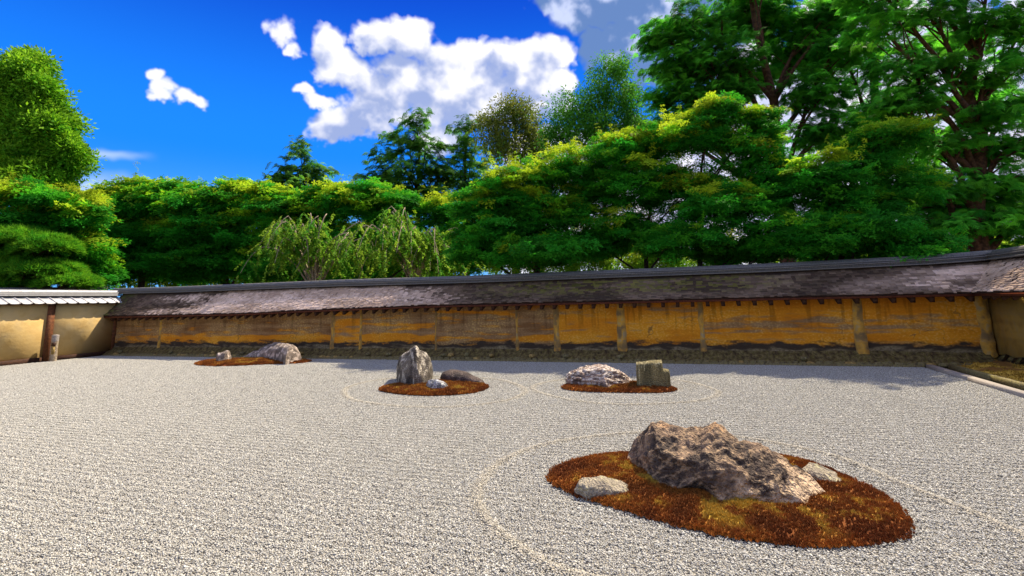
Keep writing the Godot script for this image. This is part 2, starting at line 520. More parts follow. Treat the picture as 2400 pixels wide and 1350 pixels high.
func wall_picture() -> ImageTexture:
	# clay plaster: ochre with weathered grey streaks, and a dark damp band along the foot; 24.5 m by 1.7 m
	var w := 2048
	var h := 224
	var im := Image.create(w, h, false, Image.FORMAT_RGB8)
	var streak := fn(71, 1.0, 4)
	var blotch := fn(72, 0.7, 4)
	var fine := fn(73, 14.0, 3)
	var edge := fn(74, 2.2, 4)
	var drips := fn(75, 1.0, 3)
	var cracks := fn(76, 1.2, 3)
	# for each bay: x of its right end, weathering near the top, in the middle, above the foot
	var bays := [[-16.76, 0.85, 0.8, 0.5], [-9.9, 0.95, 0.85, 0.05], [-8.96, 0.55, 0.4, 0.22], [-6.57, 0.75, 0.62, 0.0], [-4.26, 0.6, 0.85, 0.6], [-3.21, 0.7, 0.8, 0.45], [-1.61, 0.2, 0.18, 0.05], [0.21, 0.38, 0.15, 0.05], [3.33, 0.0, 0.58, 0.18], [7.0, 0.08, 0.42, 0.18]]
	for y in h:
		var yy := (1.0 - (y + 0.5) / h) * 1.7
		for x in w:
			var xx := -18.9 + (x + 0.5) / w * 24.5
			var b: Array = bays[-1]
			for q in bays:
				if xx < q[0]:
					b = q
					break
			var s := streak.get_noise_2d(xx * 0.55, yy * 6.5)
			var l := blotch.get_noise_2d(xx, yy * 1.6)
			var f := fine.get_noise_2d(xx, yy * 1.4)
			var e := edge.get_noise_2d(xx * 0.8, yy * 3.0)
			var grey: float = lerpf(b[3], b[2], smoothstep(0.52, 0.74, yy)) if yy < 0.9 else lerpf(b[2], b[1], smoothstep(0.92, 1.1, yy))
			var m := smoothstep(0.26, 0.74, grey + s * 0.6 + e * 0.35 + f * 0.05)
			var c := mixc(Color(0.57, 0.20, 0.008), Color(0.70, 0.30, 0.016), 0.5 + l + s * 0.6)
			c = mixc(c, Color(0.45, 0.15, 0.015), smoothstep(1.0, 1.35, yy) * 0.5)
			c = mixc(c, mixc(Color(0.14, 0.08, 0.036), Color(0.28, 0.18, 0.09), 0.5 + s + l * 0.8 + f * 0.2), m * 0.88)
			c = mixc(c, Color(0.62, 0.42, 0.12), smoothstep(0.32, 0.5, f + l * 0.6) * 0.35)
			# drips from the eave, hairline cracks
			var drip := drips.get_noise_2d(xx * 5.0, yy * 0.45)
			c = mixc(c, c * 0.55, smoothstep(0.18, 0.42, drip) * smoothstep(0.45, 1.1, yy) * 0.7)
			var cr := absf(cracks.get_noise_2d(xx * 0.9, yy * 1.1))
			c = mixc(c, Color(0.10, 0.06, 0.03), smoothstep(0.02, 0.0, cr) * smoothstep(0.0, 0.25, l) * 0.7)
			var foot := yy + e * 0.11 + l * 0.06 + f * 0.02
			c = mixc(c, Color(0.05, 0.035, 0.022), smoothstep(0.47, 0.37, foot))
			c = mixc(c, mixc(Color(0.13, 0.10, 0.05), Color(0.24, 0.19, 0.11), 0.5 + f), smoothstep(0.33, 0.26, foot))
			c = c * (1.0 + f * 0.16)
			im.set_pixel(x, y, c.clamp().linear_to_srgb())
	return ImageTexture.create_from_image(im)

func make_south_wall() -> void:
	M.plaster.albedo_texture = wall_picture()
	var root := base("earthen_wall", Vector3(0, 0, -12.85))
	tag(root, "long weathered ochre earthen wall with shingled roof at the far side of the gravel", "wall")
	var zo := -12.85
	# core behind the plaster
	var st := begin()
	box(st, Vector3(-18.92, -0.05, -0.8), Vector3(6.3, 1.52, -0.03))
	put("wall_core", finish(st), M.tan, root)
	# plaster, one panel a bay
	var swell := fn(81, 0.5, 3)
	var left := -18.9
	var bounds := []
	for p in POSTS:
		bounds.append([left, p[0]])
		left = p[0]
	for b in bounds:
		st = begin()
		var nx := maxi(3, int((b[1] - b[0]) / 0.12))
		var ny := 14
		for i in nx:
			for j in ny:
				var q := []
				for k in [[0, 0], [0, 1], [1, 1], [1, 0]]:
					var x: float = lerpf(b[0], b[1], float(i + k[0]) / nx)
					var y: float = 0.1 + 1.33 * float(j + k[1]) / ny
					q.append([Vector3(x, y, swell.get_noise_2d(x, y * 2.0) * 0.035), Vector2((x + 18.9) / 24.5, 1.0 - y / 1.7)])
				for k in [0, 1, 2, 0, 2, 3]:
					st.set_uv(q[k][1])
					st.add_vertex(q[k][0])
		put("plaster_panel", finish(st, true), M.plaster, root)
	for p in POSTS:
		st = begin()
		var rag := fn(int(p[0] * 10.0) + 400, 2.5, 3)
		var w: float = p[1] * 0.38
		var n := 14
		for j in n:
			var ya := 0.16 + 1.3 * j / n
			var yb := 0.16 + 1.3 * (j + 1) / n
			var ring := func(y: float) -> Array:
				var foot: float = smoothstep(0.75, 0.2, y)
				var a: float = -w * (1.0 + foot * 0.25) + rag.get_noise_2d(0.0, y) * w * 0.4
				var c: float = w * (1.0 + foot * 0.25) + rag.get_noise_2d(9.0, y) * w * 0.4
				var out: float = 0.022 + w * 0.05 + foot * w * 0.45
				return [Vector3(a - 0.01, y, -0.02), Vector3(a + 0.02, y, out), Vector3(c - 0.02, y, out), Vector3(c + 0.01, y, -0.02)]
			var ra: Array = ring.call(ya)
			var rb: Array = ring.call(yb)
			for k in 3:
				quad(st, ra[k], rb[k], rb[k + 1], ra[k + 1])
		put("post", finish(st, true), M.pillar, root, Vector3(p[0], 0, 0))
	# plinth: a low bank of clay and stones
	st = begin()
	var lump := fn(83, 2.0, 4)
	var nx2 := 240
	var prof := [[0.36, -0.06, 0.0], [0.34, 0.04, 0.03], [0.27, 0.09, 0.04], [0.16, 0.14, 0.04], [0.06, 0.21, 0.03], [-0.02, 0.27, 0.0]]
	for i in nx2:
		for j in prof.size() - 1:
			var q := []
			for k in [[0, 0], [0, 1], [1, 1], [1, 0]]:
				var x := lerpf(-18.85, 5.45, float(i + k[0]) / nx2)
				var e: Array = prof[j + k[1]]
				q.append(Vector3(x, e[1] + lump.get_noise_2d(x * 0.5, (j + k[1]) * 3.0) * e[2] * 1.3, e[0] + lump.get_noise_2d(x * 0.5 + 50.0, (j + k[1]) * 3.0) * e[2]))
			quad(st, q[0], q[1], q[2], q[3])
	put("plinth", finish(st, true), M.plinth, root)
	var stones := []
	for k in 7:
		stones.append(pebble(90 + k, 8))
	var x := -18.3
	while x < 5.3:
		var w := rng.randf_range(0.09, 0.2)
		for row in 2:
			if row == 1 and rng.randf() < 0.8: continue
			var s := put("foundation_stone", stones[rng.randi() % 7], M.stone_ochre if rng.randf() < 0.12 else M.stone, root, Vector3(x + w * 0.5 + row * 0.06, 0.03 + row * 0.09, 0.37 - row * 0.09 + rng.randf_range(-0.02, 0.02)))
			s.scale = Vector3(w * 0.56, rng.randf_range(0.04, 0.065), 0.07)
			s.rotation = Vector3(rng.randf_range(-0.2, 0.2), rng.randf_range(-0.3, 0.3), rng.randf_range(-0.15, 0.15))
		x += w + rng.randf_range(0.0, 0.03)
	# eaves: fascia board, rafters
	st = begin()
	var fx := -19.12
	while fx < 5.55:
		var gx := minf(fx + 0.8, 5.6)
		var ha := table(fx, EAVE_H)
		var hb := table(gx, EAVE_H)
		hexa(st, [Vector3(fx, ha, 0.37), Vector3(fx, ha, 0.405), Vector3(gx, hb, 0.405), Vector3(gx, hb, 0.37), Vector3(fx, ha + 0.065, 0.37), Vector3(fx, ha + 0.065, 0.405), Vector3(gx, hb + 0.065, 0.405), Vector3(gx, hb + 0.065, 0.37)])
		fx = gx
	put("fascia", finish(st), M.red_wood, root)
	var rm := begin()
	hexa(rm, [Vector3(-0.032, -0.075, 0.355), Vector3(-0.032, -0.06, 0.36), Vector3(0.032, -0.06, 0.36), Vector3(0.032, -0.075, 0.355), Vector3(-0.032, 0.0, 0.36), Vector3(-0.032, 0.012, 0.365), Vector3(0.032, 0.012, 0.365), Vector3(0.032, 0.0, 0.36)])
	rm = begin()
	hexa(rm, [Vector3(-0.04, 0.12, -0.15), Vector3(-0.04, -0.105, 0.33), Vector3(0.04, -0.105, 0.33), Vector3(0.04, 0.12, -0.15), Vector3(-0.04, 0.25, -0.15), Vector3(-0.04, 0.02, 0.365), Vector3(0.04, 0.02, 0.365), Vector3(0.04, 0.25, -0.15)])
	var rafter := finish(rm)
	var rx := -18.95
	while rx < 5.2:
		put("rafter", rafter, M.dark_wood, root, Vector3(rx, table(rx, EAVE_H), 0))
		rx += 0.322
	roof_of(root, true)

func south_point(s: float, t: float, lift: float, back := false) -> Vector3:
	var e := table(s, EAVE_H) + 0.075
	var r := table(s, RIDGE_H) - 0.2
	var y := lerpf(e, r, t) - 0.035 * sin(t * PI)
	var z := lerpf(0.43, -0.3, t)
	return Vector3(s, y + lift, z if not back else -0.8 - z)

func west_point(s: float, t: float, lift: float, back := false) -> Vector3:
	# relative to (5.6, 0, 0); s is z
	var up := smoothstep(-12.0, -6.0, s) * 0.10
	var y := lerpf(1.425 + up, 2.06 + up, t) - 0.035 * sin(t * PI)
	var x := lerpf(-0.43, 0.3, t)
	return Vector3(x if not back else 0.8 - x, y + lift, s)

func roof_point(south: bool, s: float, t: float, lift: float, back := false) -> Vector3:
	return south_point(s, t, lift, back) if south else west_point(s, t, lift, back)

func roof_of(root: Node3D, south: bool) -> void:
	var s0 := -19.1 if south else -13.65
	var s1 := 6.35 if south else 3.0
	var st := begin()
	# deck under the shingles, both slopes
	var n := 60
	for i in n:
		var a := lerpf(s0, s1, float(i) / n)
		var b := lerpf(s0, s1, float(i + 1) / n)
		for bk in [false, true]:
			for k in 4:
				var q := [roof_point(south, a, k / 4.0, -0.012, bk), roof_point(south, a, (k + 1) / 4.0, -0.012, bk), roof_point(south, b, (k + 1) / 4.0, -0.012, bk), roof_point(south, b, k / 4.0, -0.012, bk)]
				if bk != (not south): q.reverse()
				quad(st, q[0], q[1], q[2], q[3])
			var u := [roof_point(south, a, 0, -0.03, bk), roof_point(south, a, 1, -0.10, bk), roof_point(south, b, 1, -0.10, bk), roof_point(south, b, 0, -0.03, bk)]
			if bk == (not south): u.reverse()
			quad(st, u[0], u[1], u[2], u[3])
	# gable ends
	for e in [s0, s1]:
		var p := [roof_point(south, e, 0, -0.03), roof_point(south, e, 0, 0.0), roof_point(south, e, 1, 0.0), roof_point(south, e, 1, 0.0, true), roof_point(south, e, 0, 0.0, true), roof_point(south, e, 0, -0.03, true)]
		for k in 4:
			var tri := [p[0], p[k + 1], p[k + 2 if k + 2 < 6 else 5]]
			st.add_vertex(tri[0]); st.add_vertex(tri[1]); st.add_vertex(tri[2])
	put("roof_deck", finish(st), M.dark_wood, root)
	# weathered wooden shingles, laid in overlapping courses
	st = begin()
	var tone := fn(101, 0.5, 4)
	var mossn := fn(102, 2.4, 4)
	var courses := 15
	for bk in [false, true]:
		for c in courses:
			var s := s0 - rng.randf() * 0.1
			var ta := float(c) / courses
			var tb := minf(1.0, ta + 1.7 / courses)
			while s < s1:
				var w := rng.randf_range(0.05, 0.15)
				var e := minf(s + w, s1)
				var lo := maxf(s, s0)
				var tj := ta + rng.randf_range(-0.25, 0.2) / courses
				if c == 0: tj = ta - rng.randf_range(0.0, 0.012)
				var lift := rng.randf_range(0.018, 0.046)
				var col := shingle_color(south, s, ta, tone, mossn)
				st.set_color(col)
				var dirn := 1 if bk != (not south) else 0
				var A := roof_point(south, lo, tj, lift, bk)
				var B := roof_point(south, e, tj, lift * rng.randf_range(0.8, 1.2), bk)
				var C := roof_point(south, e, tb, 0.004, bk)
				var D := roof_point(south, lo, tb, 0.004, bk)
				var A2 := A - Vector3(0, 0.024, 0)
				var B2 := B - Vector3(0, 0.024, 0)
				if dirn == 0:
					quad(st, A, D, C, B)
					quad(st, A2, A, B, B2)
				else:
					quad(st, A, B, C, D)
					quad(st, A2, B2, B, A)
				s += w
	st.generate_normals()
	var sh := put("shingles", st.commit(), M.shingle, root)
	sh.set_meta("kind", "stuff")
	# ridge: courses of flat tiles under a row of round cap tiles
	var r0 := -19.7 if south else -13.3
	var r1 := 6.1 if south else 3.0
	for k in 4:
		st = begin()
		var m := 40
		var half: float = [0.25, 0.205, 0.235, 0.185][k]
		for i in m:
			var a := lerpf(r0, r1, float(i) / m)
			var b := lerpf(r0, r1, float(i + 1) / m)
			hexa(st, ridge_ring(south, a, b, half, -0.205 + 0.035 * k, -0.205 + 0.035 * k + (0.034 if k % 2 == 1 else 0.026)))
		put("ridge_course", finish(st), M.tile_old, root)
	st = begin()
	box(st, Vector3.ZERO, Vector3.ONE * 0.001)
	var cap := begin()
	var segs := 8
	for i in segs:
		var a := PI * i / segs
		var b := PI * (i + 1) / segs
		quad(cap, Vector3(0, sin(a) * 0.075, cos(a) * 0.085), Vector3(0, sin(b) * 0.075, cos(b) * 0.085), Vector3(0.33, sin(b) * 0.07, cos(b) * 0.08), Vector3(0.33, sin(a) * 0.07, cos(a) * 0.08))
		cap.add_vertex(Vector3(0, 0, 0)); cap.add_vertex(Vector3(0, sin(b) * 0.075, cos(b) * 0.085)); cap.add_vertex(Vector3(0, sin(a) * 0.075, cos(a) * 0.085))
	var cm := finish(cap)
	var cs := r0
	while cs < r1 - 0.1:
		var p := ridge_at(south, cs, -0.07)
		var q := put("ridge_tile", cm, M.tile_old, root, p)
		var nxt := ridge_at(south, cs + 0.32, -0.07)
		if south:
			q.rotation.z = atan2(nxt.y - p.y, 0.32)
		else:
			q.rotation.y = -PI / 2
		cs += 0.32

func ridge_at(south: bool, s: float, dy: float) -> Vector3:
	if south:
		return Vector3(s, table(s, RIDGE_H) + dy, -0.4)
	return Vector3(0.4, 2.26 + smoothstep(-12.0, -6.0, s) * 0.1 + dy, s)

func ridge_ring(south: bool, a: float, b: float, half: float, lo: float, hi: float) -> Array:
	var out := []
	for dy in [lo, hi]:
		var p := ridge_at(south, a, dy)
		var q := ridge_at(south, b, dy)
		if south:
			out += [p - Vector3(0, 0, half), p + Vector3(0, 0, half), q + Vector3(0, 0, half), q - Vector3(0, 0, half)]
		else:
			out += [p - Vector3(half, 0, 0), q - Vector3(half, 0, 0), q + Vector3(half, 0, 0), p + Vector3(half, 0, 0)]
	return out

func shingle_color(south: bool, s: float, t: float, tone: FastNoiseLite, mossn: FastNoiseLite) -> Color:
	var v := tone.get_noise_2d(s, t * 3.0 + (0.0 if south else 40.0))
	var m := mossn.get_noise_2d(s, t * 2.5 + (0.0 if south else 40.0))
	var r := rng.randf()
	var bleached_sunlit := mixc(Color(0.40, 0.285, 0.205), Color(0.76, 0.575, 0.445), r * 0.7 + v)
	var damp_shaded := mixc(Color(0.058, 0.040, 0.028), Color(0.19, 0.135, 0.095), r * 0.7 + v)
	# pale and dark damp boards, with the sun patch and tree shade painted in
	var dry_sunlit := 1.0
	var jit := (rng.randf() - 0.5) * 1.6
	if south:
		dry_sunlit = smoothstep(-5.6, -7.0, s + v * 1.5 + t + jit) * smoothstep(-16.8, -14.8, s + v * 2.0 - t + jit)
		dry_sunlit = maxf(dry_sunlit, smoothstep(4.4, 6.0, s + v * 2.0 + jit) * 0.9)
		dry_sunlit = maxf(dry_sunlit, smoothstep(2.2, 4.2, s + v * 2.0 + jit) * 0.22)
	var c := mixc(damp_shaded, bleached_sunlit, dry_sunlit)
	if south:
		var green := smoothstep(-6.5, -3.5, s) * smoothstep(2.8, 0.5, s) * smoothstep(0.1, 0.5, t)
		c = mixc(c, mixc(Color(0.06, 0.07, 0.014), Color(0.15, 0.145, 0.025), r), smoothstep(-0.12, 0.3, m + (r - 0.5) * 0.7 + v * 0.4) * green * 0.7)
		c = mixc(c, Color(0.07, 0.09, 0.02), smoothstep(-18.2, -18.9, s) * smoothstep(0.3, 0.5, r) * 0.7)
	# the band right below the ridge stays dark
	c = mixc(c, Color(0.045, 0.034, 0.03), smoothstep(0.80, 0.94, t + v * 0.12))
	return c

func pebble(s: int, n: int) -> ArrayMesh:
	var st := begin()
	var nz := fn(s, 0.9, 2)
	var at := func(i: int, j: int) -> Vector3:
		var a := TAU * (i % n) / n
		var e := PI * j / (n / 2) - PI / 2
		var d := Vector3(cos(a) * cos(e), sin(e), sin(a) * cos(e))
		return Vector3(signf(d.x) * pow(absf(d.x), 0.7), signf(d.y) * pow(absf(d.y), 0.7), signf(d.z) * pow(absf(d.z), 0.7)) * (1.0 + nz.get_noise_3dv(d * 1.5) * 0.45)
	for i in n:
		for j in n / 2:
			quad(st, at.call(i, j), at.call(i, j + 1), at.call(i + 1, j + 1), at.call(i + 1, j))
	return finish(st, true)

# ---------------------------------------------------------------- west wall (right)
func make_west_wall() -> void:
	var root := base("side_wall", Vector3(5.6, 0, 0))
	tag(root, "olive yellow earthen wall turning towards the viewer at the right edge", "wall")
	var st := begin()
	box(st, Vector3(0.0, -0.05, -13.2), Vector3(0.8, 1.66, 2.8))
	put("wall_core", finish(st), M.olive, root)
	st = begin()
	hexa(st, [Vector3(-0.4, 1.345, -12.46), Vector3(-0.4, 1.345, 2.9), Vector3(-0.365, 1.345, 2.9), Vector3(-0.365, 1.345, -12.46), Vector3(-0.4, 1.41, -12.46), Vector3(-0.4, 1.41, 2.9), Vector3(-0.365, 1.41, 2.9), Vector3(-0.365, 1.41, -12.46)])
	put("fascia", finish(st), M.red_wood, root)
	var rm := begin()
	hexa(rm, [Vector3(-0.35, -0.07, -0.034), Vector3(-0.35, -0.07, 0.034), Vector3(0.15, 0.16, 0.034), Vector3(0.15, 0.16, -0.034), Vector3(-0.365, 0.02, -0.034), Vector3(-0.365, 0.02, 0.034), Vector3(0.15, 0.25, 0.034), Vector3(0.15, 0.25, -0.034)])
	var rafter := finish(rm)
	var z := -12.2
	while z < 2.5:
		put("rafter", rafter, M.dark_wood, root, Vector3(0, 1.345, z))
		z += 0.322
	st = begin()
	var lump := fn(87, 1.5, 3)
	for i in 60:
		var q := []
		for k in [[0, 0], [0, 1], [1, 1], [1, 0]]:
			var zz := lerpf(-12.8, 2.8, float(i + k[0]) / 60)
			var n := lump.get_noise_1d(zz)
			q.append(Vector3(-0.22 + n * 0.05, -0.05, zz) if k[1] == 0 else Vector3(-0.01, 0.22 + n * 0.08, zz))
		quad(st, q[3], q[2], q[1], q[0])
		quad(st, q[0], q[1], q[2], q[3])
	put("plinth", finish(st), M.plinth, root)
	roof_of(root, false)

# ---------------------------------------------------------------- east wall (left)
func make_east_wall() -> void:
	var root := base("tiled_wall", Vector3(-18.9, 0, 0))
	tag(root, "smooth tan plastered wall with a bright tiled top at the left edge", "wall")
	var st := begin()
	box(st, Vector3(-0.7, -0.05, -12.95), Vector3(-0.03, 1.80, 3.4))
	put("wall_core", finish(st), M.tan, root)
	var ends := [-12.85, -10.86, -8.87, -6.88, -4.89, -2.9, -0.91, 1.08, 3.07]
	for i in ends.size() - 1:
		st = begin()
		box(st, Vector3(-0.03, 0.13, ends[i] + 0.09), Vector3(0.0, 1.78, ends[i + 1] - 0.09))
		put("plaster_panel", finish(st), M.tan, root)
		st = begin()
		box(st, Vector3(-0.03, -0.05, ends[i] + 0.09), Vector3(0.035, 0.13, ends[i + 1] - 0.09), 0.01)
		put("sill", finish(st), M.dark_wood, root)
	for e in ends:
		st = begin()
		box(st, Vector3(-0.04, -0.05, e - 0.09), Vector3(0.05, 1.79, e + 0.09), 0.01)
		put("post", finish(st), M.wood, root)
	# roof: pan tiles side by side, their raised edges lapping
	st = begin()
	box(st, Vector3(0.07, 1.72, -13.0), Vector3(0.13, 1.755, 3.4))
	put("eave_board", finish(st), M.wood, root)
	st = begin()
	hexa(st, [Vector3(-0.4, 1.80, -13.0), Vector3(-0.4, 1.80, 3.4), Vector3(0.16, 1.745, 3.4), Vector3(0.16, 1.745, -13.0), Vector3(-0.4, 2.0, -13.0), Vector3(-0.4, 2.0, 3.4), Vector3(0.16, 1.76, 3.4), Vector3(0.16, 1.76, -13.0)])
	hexa(st, [Vector3(-1.1, 1.74, -13.0), Vector3(-1.1, 1.74, 3.4), Vector3(-0.4, 1.80, 3.4), Vector3(-0.4, 1.80, -13.0), Vector3(-1.1, 1.752, -13.0), Vector3(-1.1, 1.752, 3.4), Vector3(-0.4, 2.0, 3.4), Vector3(-0.4, 2.0, -13.0)])
	put("roof_deck", finish(st), M.dark_wood, root)
	st = begin()
	var sec := [[0.0, 0.02], [0.05, 0.003], [0.14, 0.0], [0.24, 0.006], [0.27, 0.03], [0.295, 0.042], [0.312, 0.03], [0.312, 0.0]]
	for k in sec.size() - 1:
		var a := Vector3(0.18, 1.763 + sec[k][1], sec[k][0])
		var b := Vector3(-0.4, 2.01 + sec[k][1], sec[k][0])
		var c := Vector3(-0.4, 2.01 + sec[k + 1][1], sec[k + 1][0])
		var d := Vector3(0.18, 1.763 + sec[k + 1][1], sec[k + 1][0])
		quad(st, d, a, b, c)
		quad(st, a - Vector3(0, 0.028, 0), a, d, d - Vector3(0, 0.028, 0))
	var tile := finish(st)
	var zt := -12.98
	while zt < 3.1:
		put("pan_tile", tile, M.tile_new, root, Vector3(0, rng.randf_range(-0.003, 0.003), zt))
		zt += 0.302
	for k in 3:
		st = begin()
		var half := 0.24 - 0.03 * k + (0.02 if k % 2 == 0 else 0.0)
		box(st, Vector3(-0.4 - half, 1.985 + 0.045 * k, -13.1), Vector3(-0.4 + half, 1.985 + 0.045 * k + 0.036, 3.4), 0.006)
		put("ridge_course", finish(st), M.tile_new, root)
	var cap := begin()
	for i in 8:
		var a := PI * i / 8
		var b := PI * (i + 1) / 8
		quad(cap, Vector3(cos(a) * 0.1, sin(a) * 0.075, 0.33), Vector3(cos(b) * 0.1, sin(b) * 0.075, 0.33), Vector3(cos(b) * 0.095, sin(b) * 0.07, 0), Vector3(cos(a) * 0.095, sin(a) * 0.07, 0))
	var cm := finish(cap)
	var z := -13.1
	while z < 3.0:
		put("ridge_tile", cm, M.tile_new, root, Vector3(-0.4, 2.115, z))
		z += 0.32
	# a low tiled roof behind the wall whose ridge end shows above it
	var r := base("garden_roof", Vector3(-22.5, 0, -12.6))
	tag(r, "low grey tiled roof whose curled ridge end shows above the tiled wall", "roof")
	st = begin()
	hexa(st, [Vector3(-1.0, 1.9, -2.2), Vector3(-1.0, 1.9, 6.0), Vector3(1.0, 1.9, 6.0), Vector3(1.0, 1.9, -2.2), Vector3(-0.06, 2.22, -1.9), Vector3(-0.06, 2.22, 6.0), Vector3(0.06, 2.22, 6.0), Vector3(0.06, 2.22, -1.9)])
	put("roof_slope", finish(st), M.tile_old, r)
	st = begin()
	var pts := []
	for i in 14:
		var t := i / 13.0
		pts.append(Vector3(0, 2.24 + 0.13 * pow(1.0 - t, 3.0), lerpf(-2.0, 6.0, t)))
	tube(st, pts, 0.10, 0.09, 8)
	put("ridge_roll", finish(st, true), M.tile_old, r)
	st = begin()
	tube(st, [Vector3(0, 2.32, -2.12), Vector3(0, 2.36, -2.02), Vector3(0, 2.36, -1.9)], 0.17, 0.17, 10)
	box(st, Vector3(-0.16, 2.05, -2.13), Vector3(0.16, 2.34, -2.03), 0.03)
	put("ridge_end_tile", finish(st), M.tile_old, r)
	st = begin()
	for sx in [-0.8, 0.8]:
		for sz in [-1.9, 5.0]:
			box(st, Vector3(sx - 0.06, -0.05, sz - 0.06), Vector3(sx + 0.06, 1.92, sz + 0.06))
	put("roof_posts", finish(st), M.wood, r)

# ---------------------------------------------------------------- kerbs and the strip on the right
func make_borders() -> void:
	var long := base("gravel_kerb", Vector3(0, 0, -12.41))
	tag(long, "thin dark stone kerb along the foot of the earthen wall", "kerb")
	var x := -18.7
	while x < 4.2:
		var w := rng.randf_range(0.9, 1.5)
		var st := begin()
		box(st, Vector3(0, -0.06, -0.04), Vector3(minf(w, 4.22 - x) - 0.012, 0.045 + rng.randf_range(-0.004, 0.004), 0.035), 0.008)
		put("kerb_stone", finish(st), M.stone, long, Vector3(x, 0, 0))
		x += w
	for row in 2:
		var side := base("stone_kerb", Vector3(4.225 + row * 0.36, 0, 0))
		tag(side, ["pale flat kerb stones edging the gravel at the right", "outer row of narrow kerb stones beside the mossy strip at the right"][row], "kerb")
		var z := -12.37
		while z < 2.2:
			var w := rng.randf_range(0.9, 1.7)
			var st := begin()
			box(st, Vector3(0, -0.06, 0), Vector3(0.12 if row == 0 else 0.09, (0.06 if row == 0 else 0.08) + rng.randf_range(-0.006, 0.006), w - 0.014), 0.012)
			put("kerb_stone", finish(st), M.kerb if row == 0 else M.stone, side, Vector3(rng.randf_range(-0.006, 0.006), 0, z))
			z += w
	# dark drain between the two rows
	var st2 := begin()
	quad(st2, Vector3(4.39, -0.02, -12.8), Vector3(4.6, -0.02, -12.8), Vector3(4.6, -0.02, 2.2), Vector3(4.39, -0.02, 2.2))
	tag(put("drain", finish(st2), M.plinth, self), "narrow dark drain between the two rows of kerb stones", "", "", "structure")
	# mossy strip up to the wall
	moss_strip()

func moss_strip() -> void:
	var st := begin()
	var n := fn(121, 1.3, 4)
	var nx := 10
	var nz := 120
	var at := func(i: int, j: int) -> Vector3:
		var x := lerpf(4.68, 5.6, float(i) / nx)
		var z := lerpf(-12.75, 2.2, float(j) / nz)
		return Vector3(x, 0.03 + 0.10 * float(i) / nx + n.get_noise_2d(x * 2.0, z * 2.0) * 0.05, z)
	var tint := func(p: Vector3) -> Color:
		var v := n.get_noise_2d(p.x * 1.6 + 30.0, p.z * 0.9)
		return mixc(Color(0.17, 0.085, 0.022), Color(0.50, 0.33, 0.05), smoothstep(-0.2, 0.25, v)) * 1.2
	for i in nx:
		for j in nz:
			for k in [[0, 0], [1, 0], [1, 1], [0, 0], [1, 1], [0, 1]]:
				var p: Vector3 = at.call(i + k[0], j + k[1])
				st.set_color(tint.call(p))
				st.add_vertex(p)
	var root := base("mossy_strip")
	tag(root, "strip of yellow moss and earth between the right kerb and the side wall", "moss", "", "stuff")
	put("mossy_ground", finish(st, true), M.moss, root)
	var places := []
	var cols := []
	for k in 5200:
		var z := -12.7 + 10.5 * pow(rng.randf(), 1.2)
		var x := rng.randf_range(4.7, 5.55)
		var v := n.get_noise_2d(x * 1.6 + 30.0, z * 0.9)
		if v < rng.randf_range(-0.3, 0.1): continue
		var y := 0.03 + 0.10 * (x - 4.68) / 0.92 + n.get_noise_2d(x * 2.0, z * 2.0) * 0.05
		places.append(Transform3D(Basis(Vector3.UP, rng.randf() * TAU) * Basis().scaled(Vector3.ONE * rng.randf_range(0.9, 1.7)), Vector3(x, y - 0.005, z)))
		cols.append(mixc(Color(0.20, 0.11, 0.02), Color(0.60, 0.40, 0.06), rng.randf()))
	many("moss_tufts", tuft(), M.moss, root, places, cols)

# ---------------------------------------------------------------- moss islands
func tuft() -> ArrayMesh:
	if proto.has("tuft"): return proto.tuft
	var st := begin()
	for k in 8:
		var a := TAU * k / 8.0 + rng.randf() * 0.6
		var lean := rng.randf_range(0.3, 1.0)
		var d := Vector3(cos(a), 0, sin(a))
		var s := Vector3(-sin(a), 0, cos(a)) * 0.0035
		var tip := d * 0.017 * lean + Vector3(0, rng.randf_range(0.011, 0.023), 0)
		st.set_color(Color(1, 1, 1) * rng.randf_range(0.75, 1.25))
		st.add_vertex(d * 0.002 - s); st.add_vertex(d * 0.002 + s); st.add_vertex(tip)
	st.generate_normals()
	proto.tuft = st.commit()
	return proto.tuft

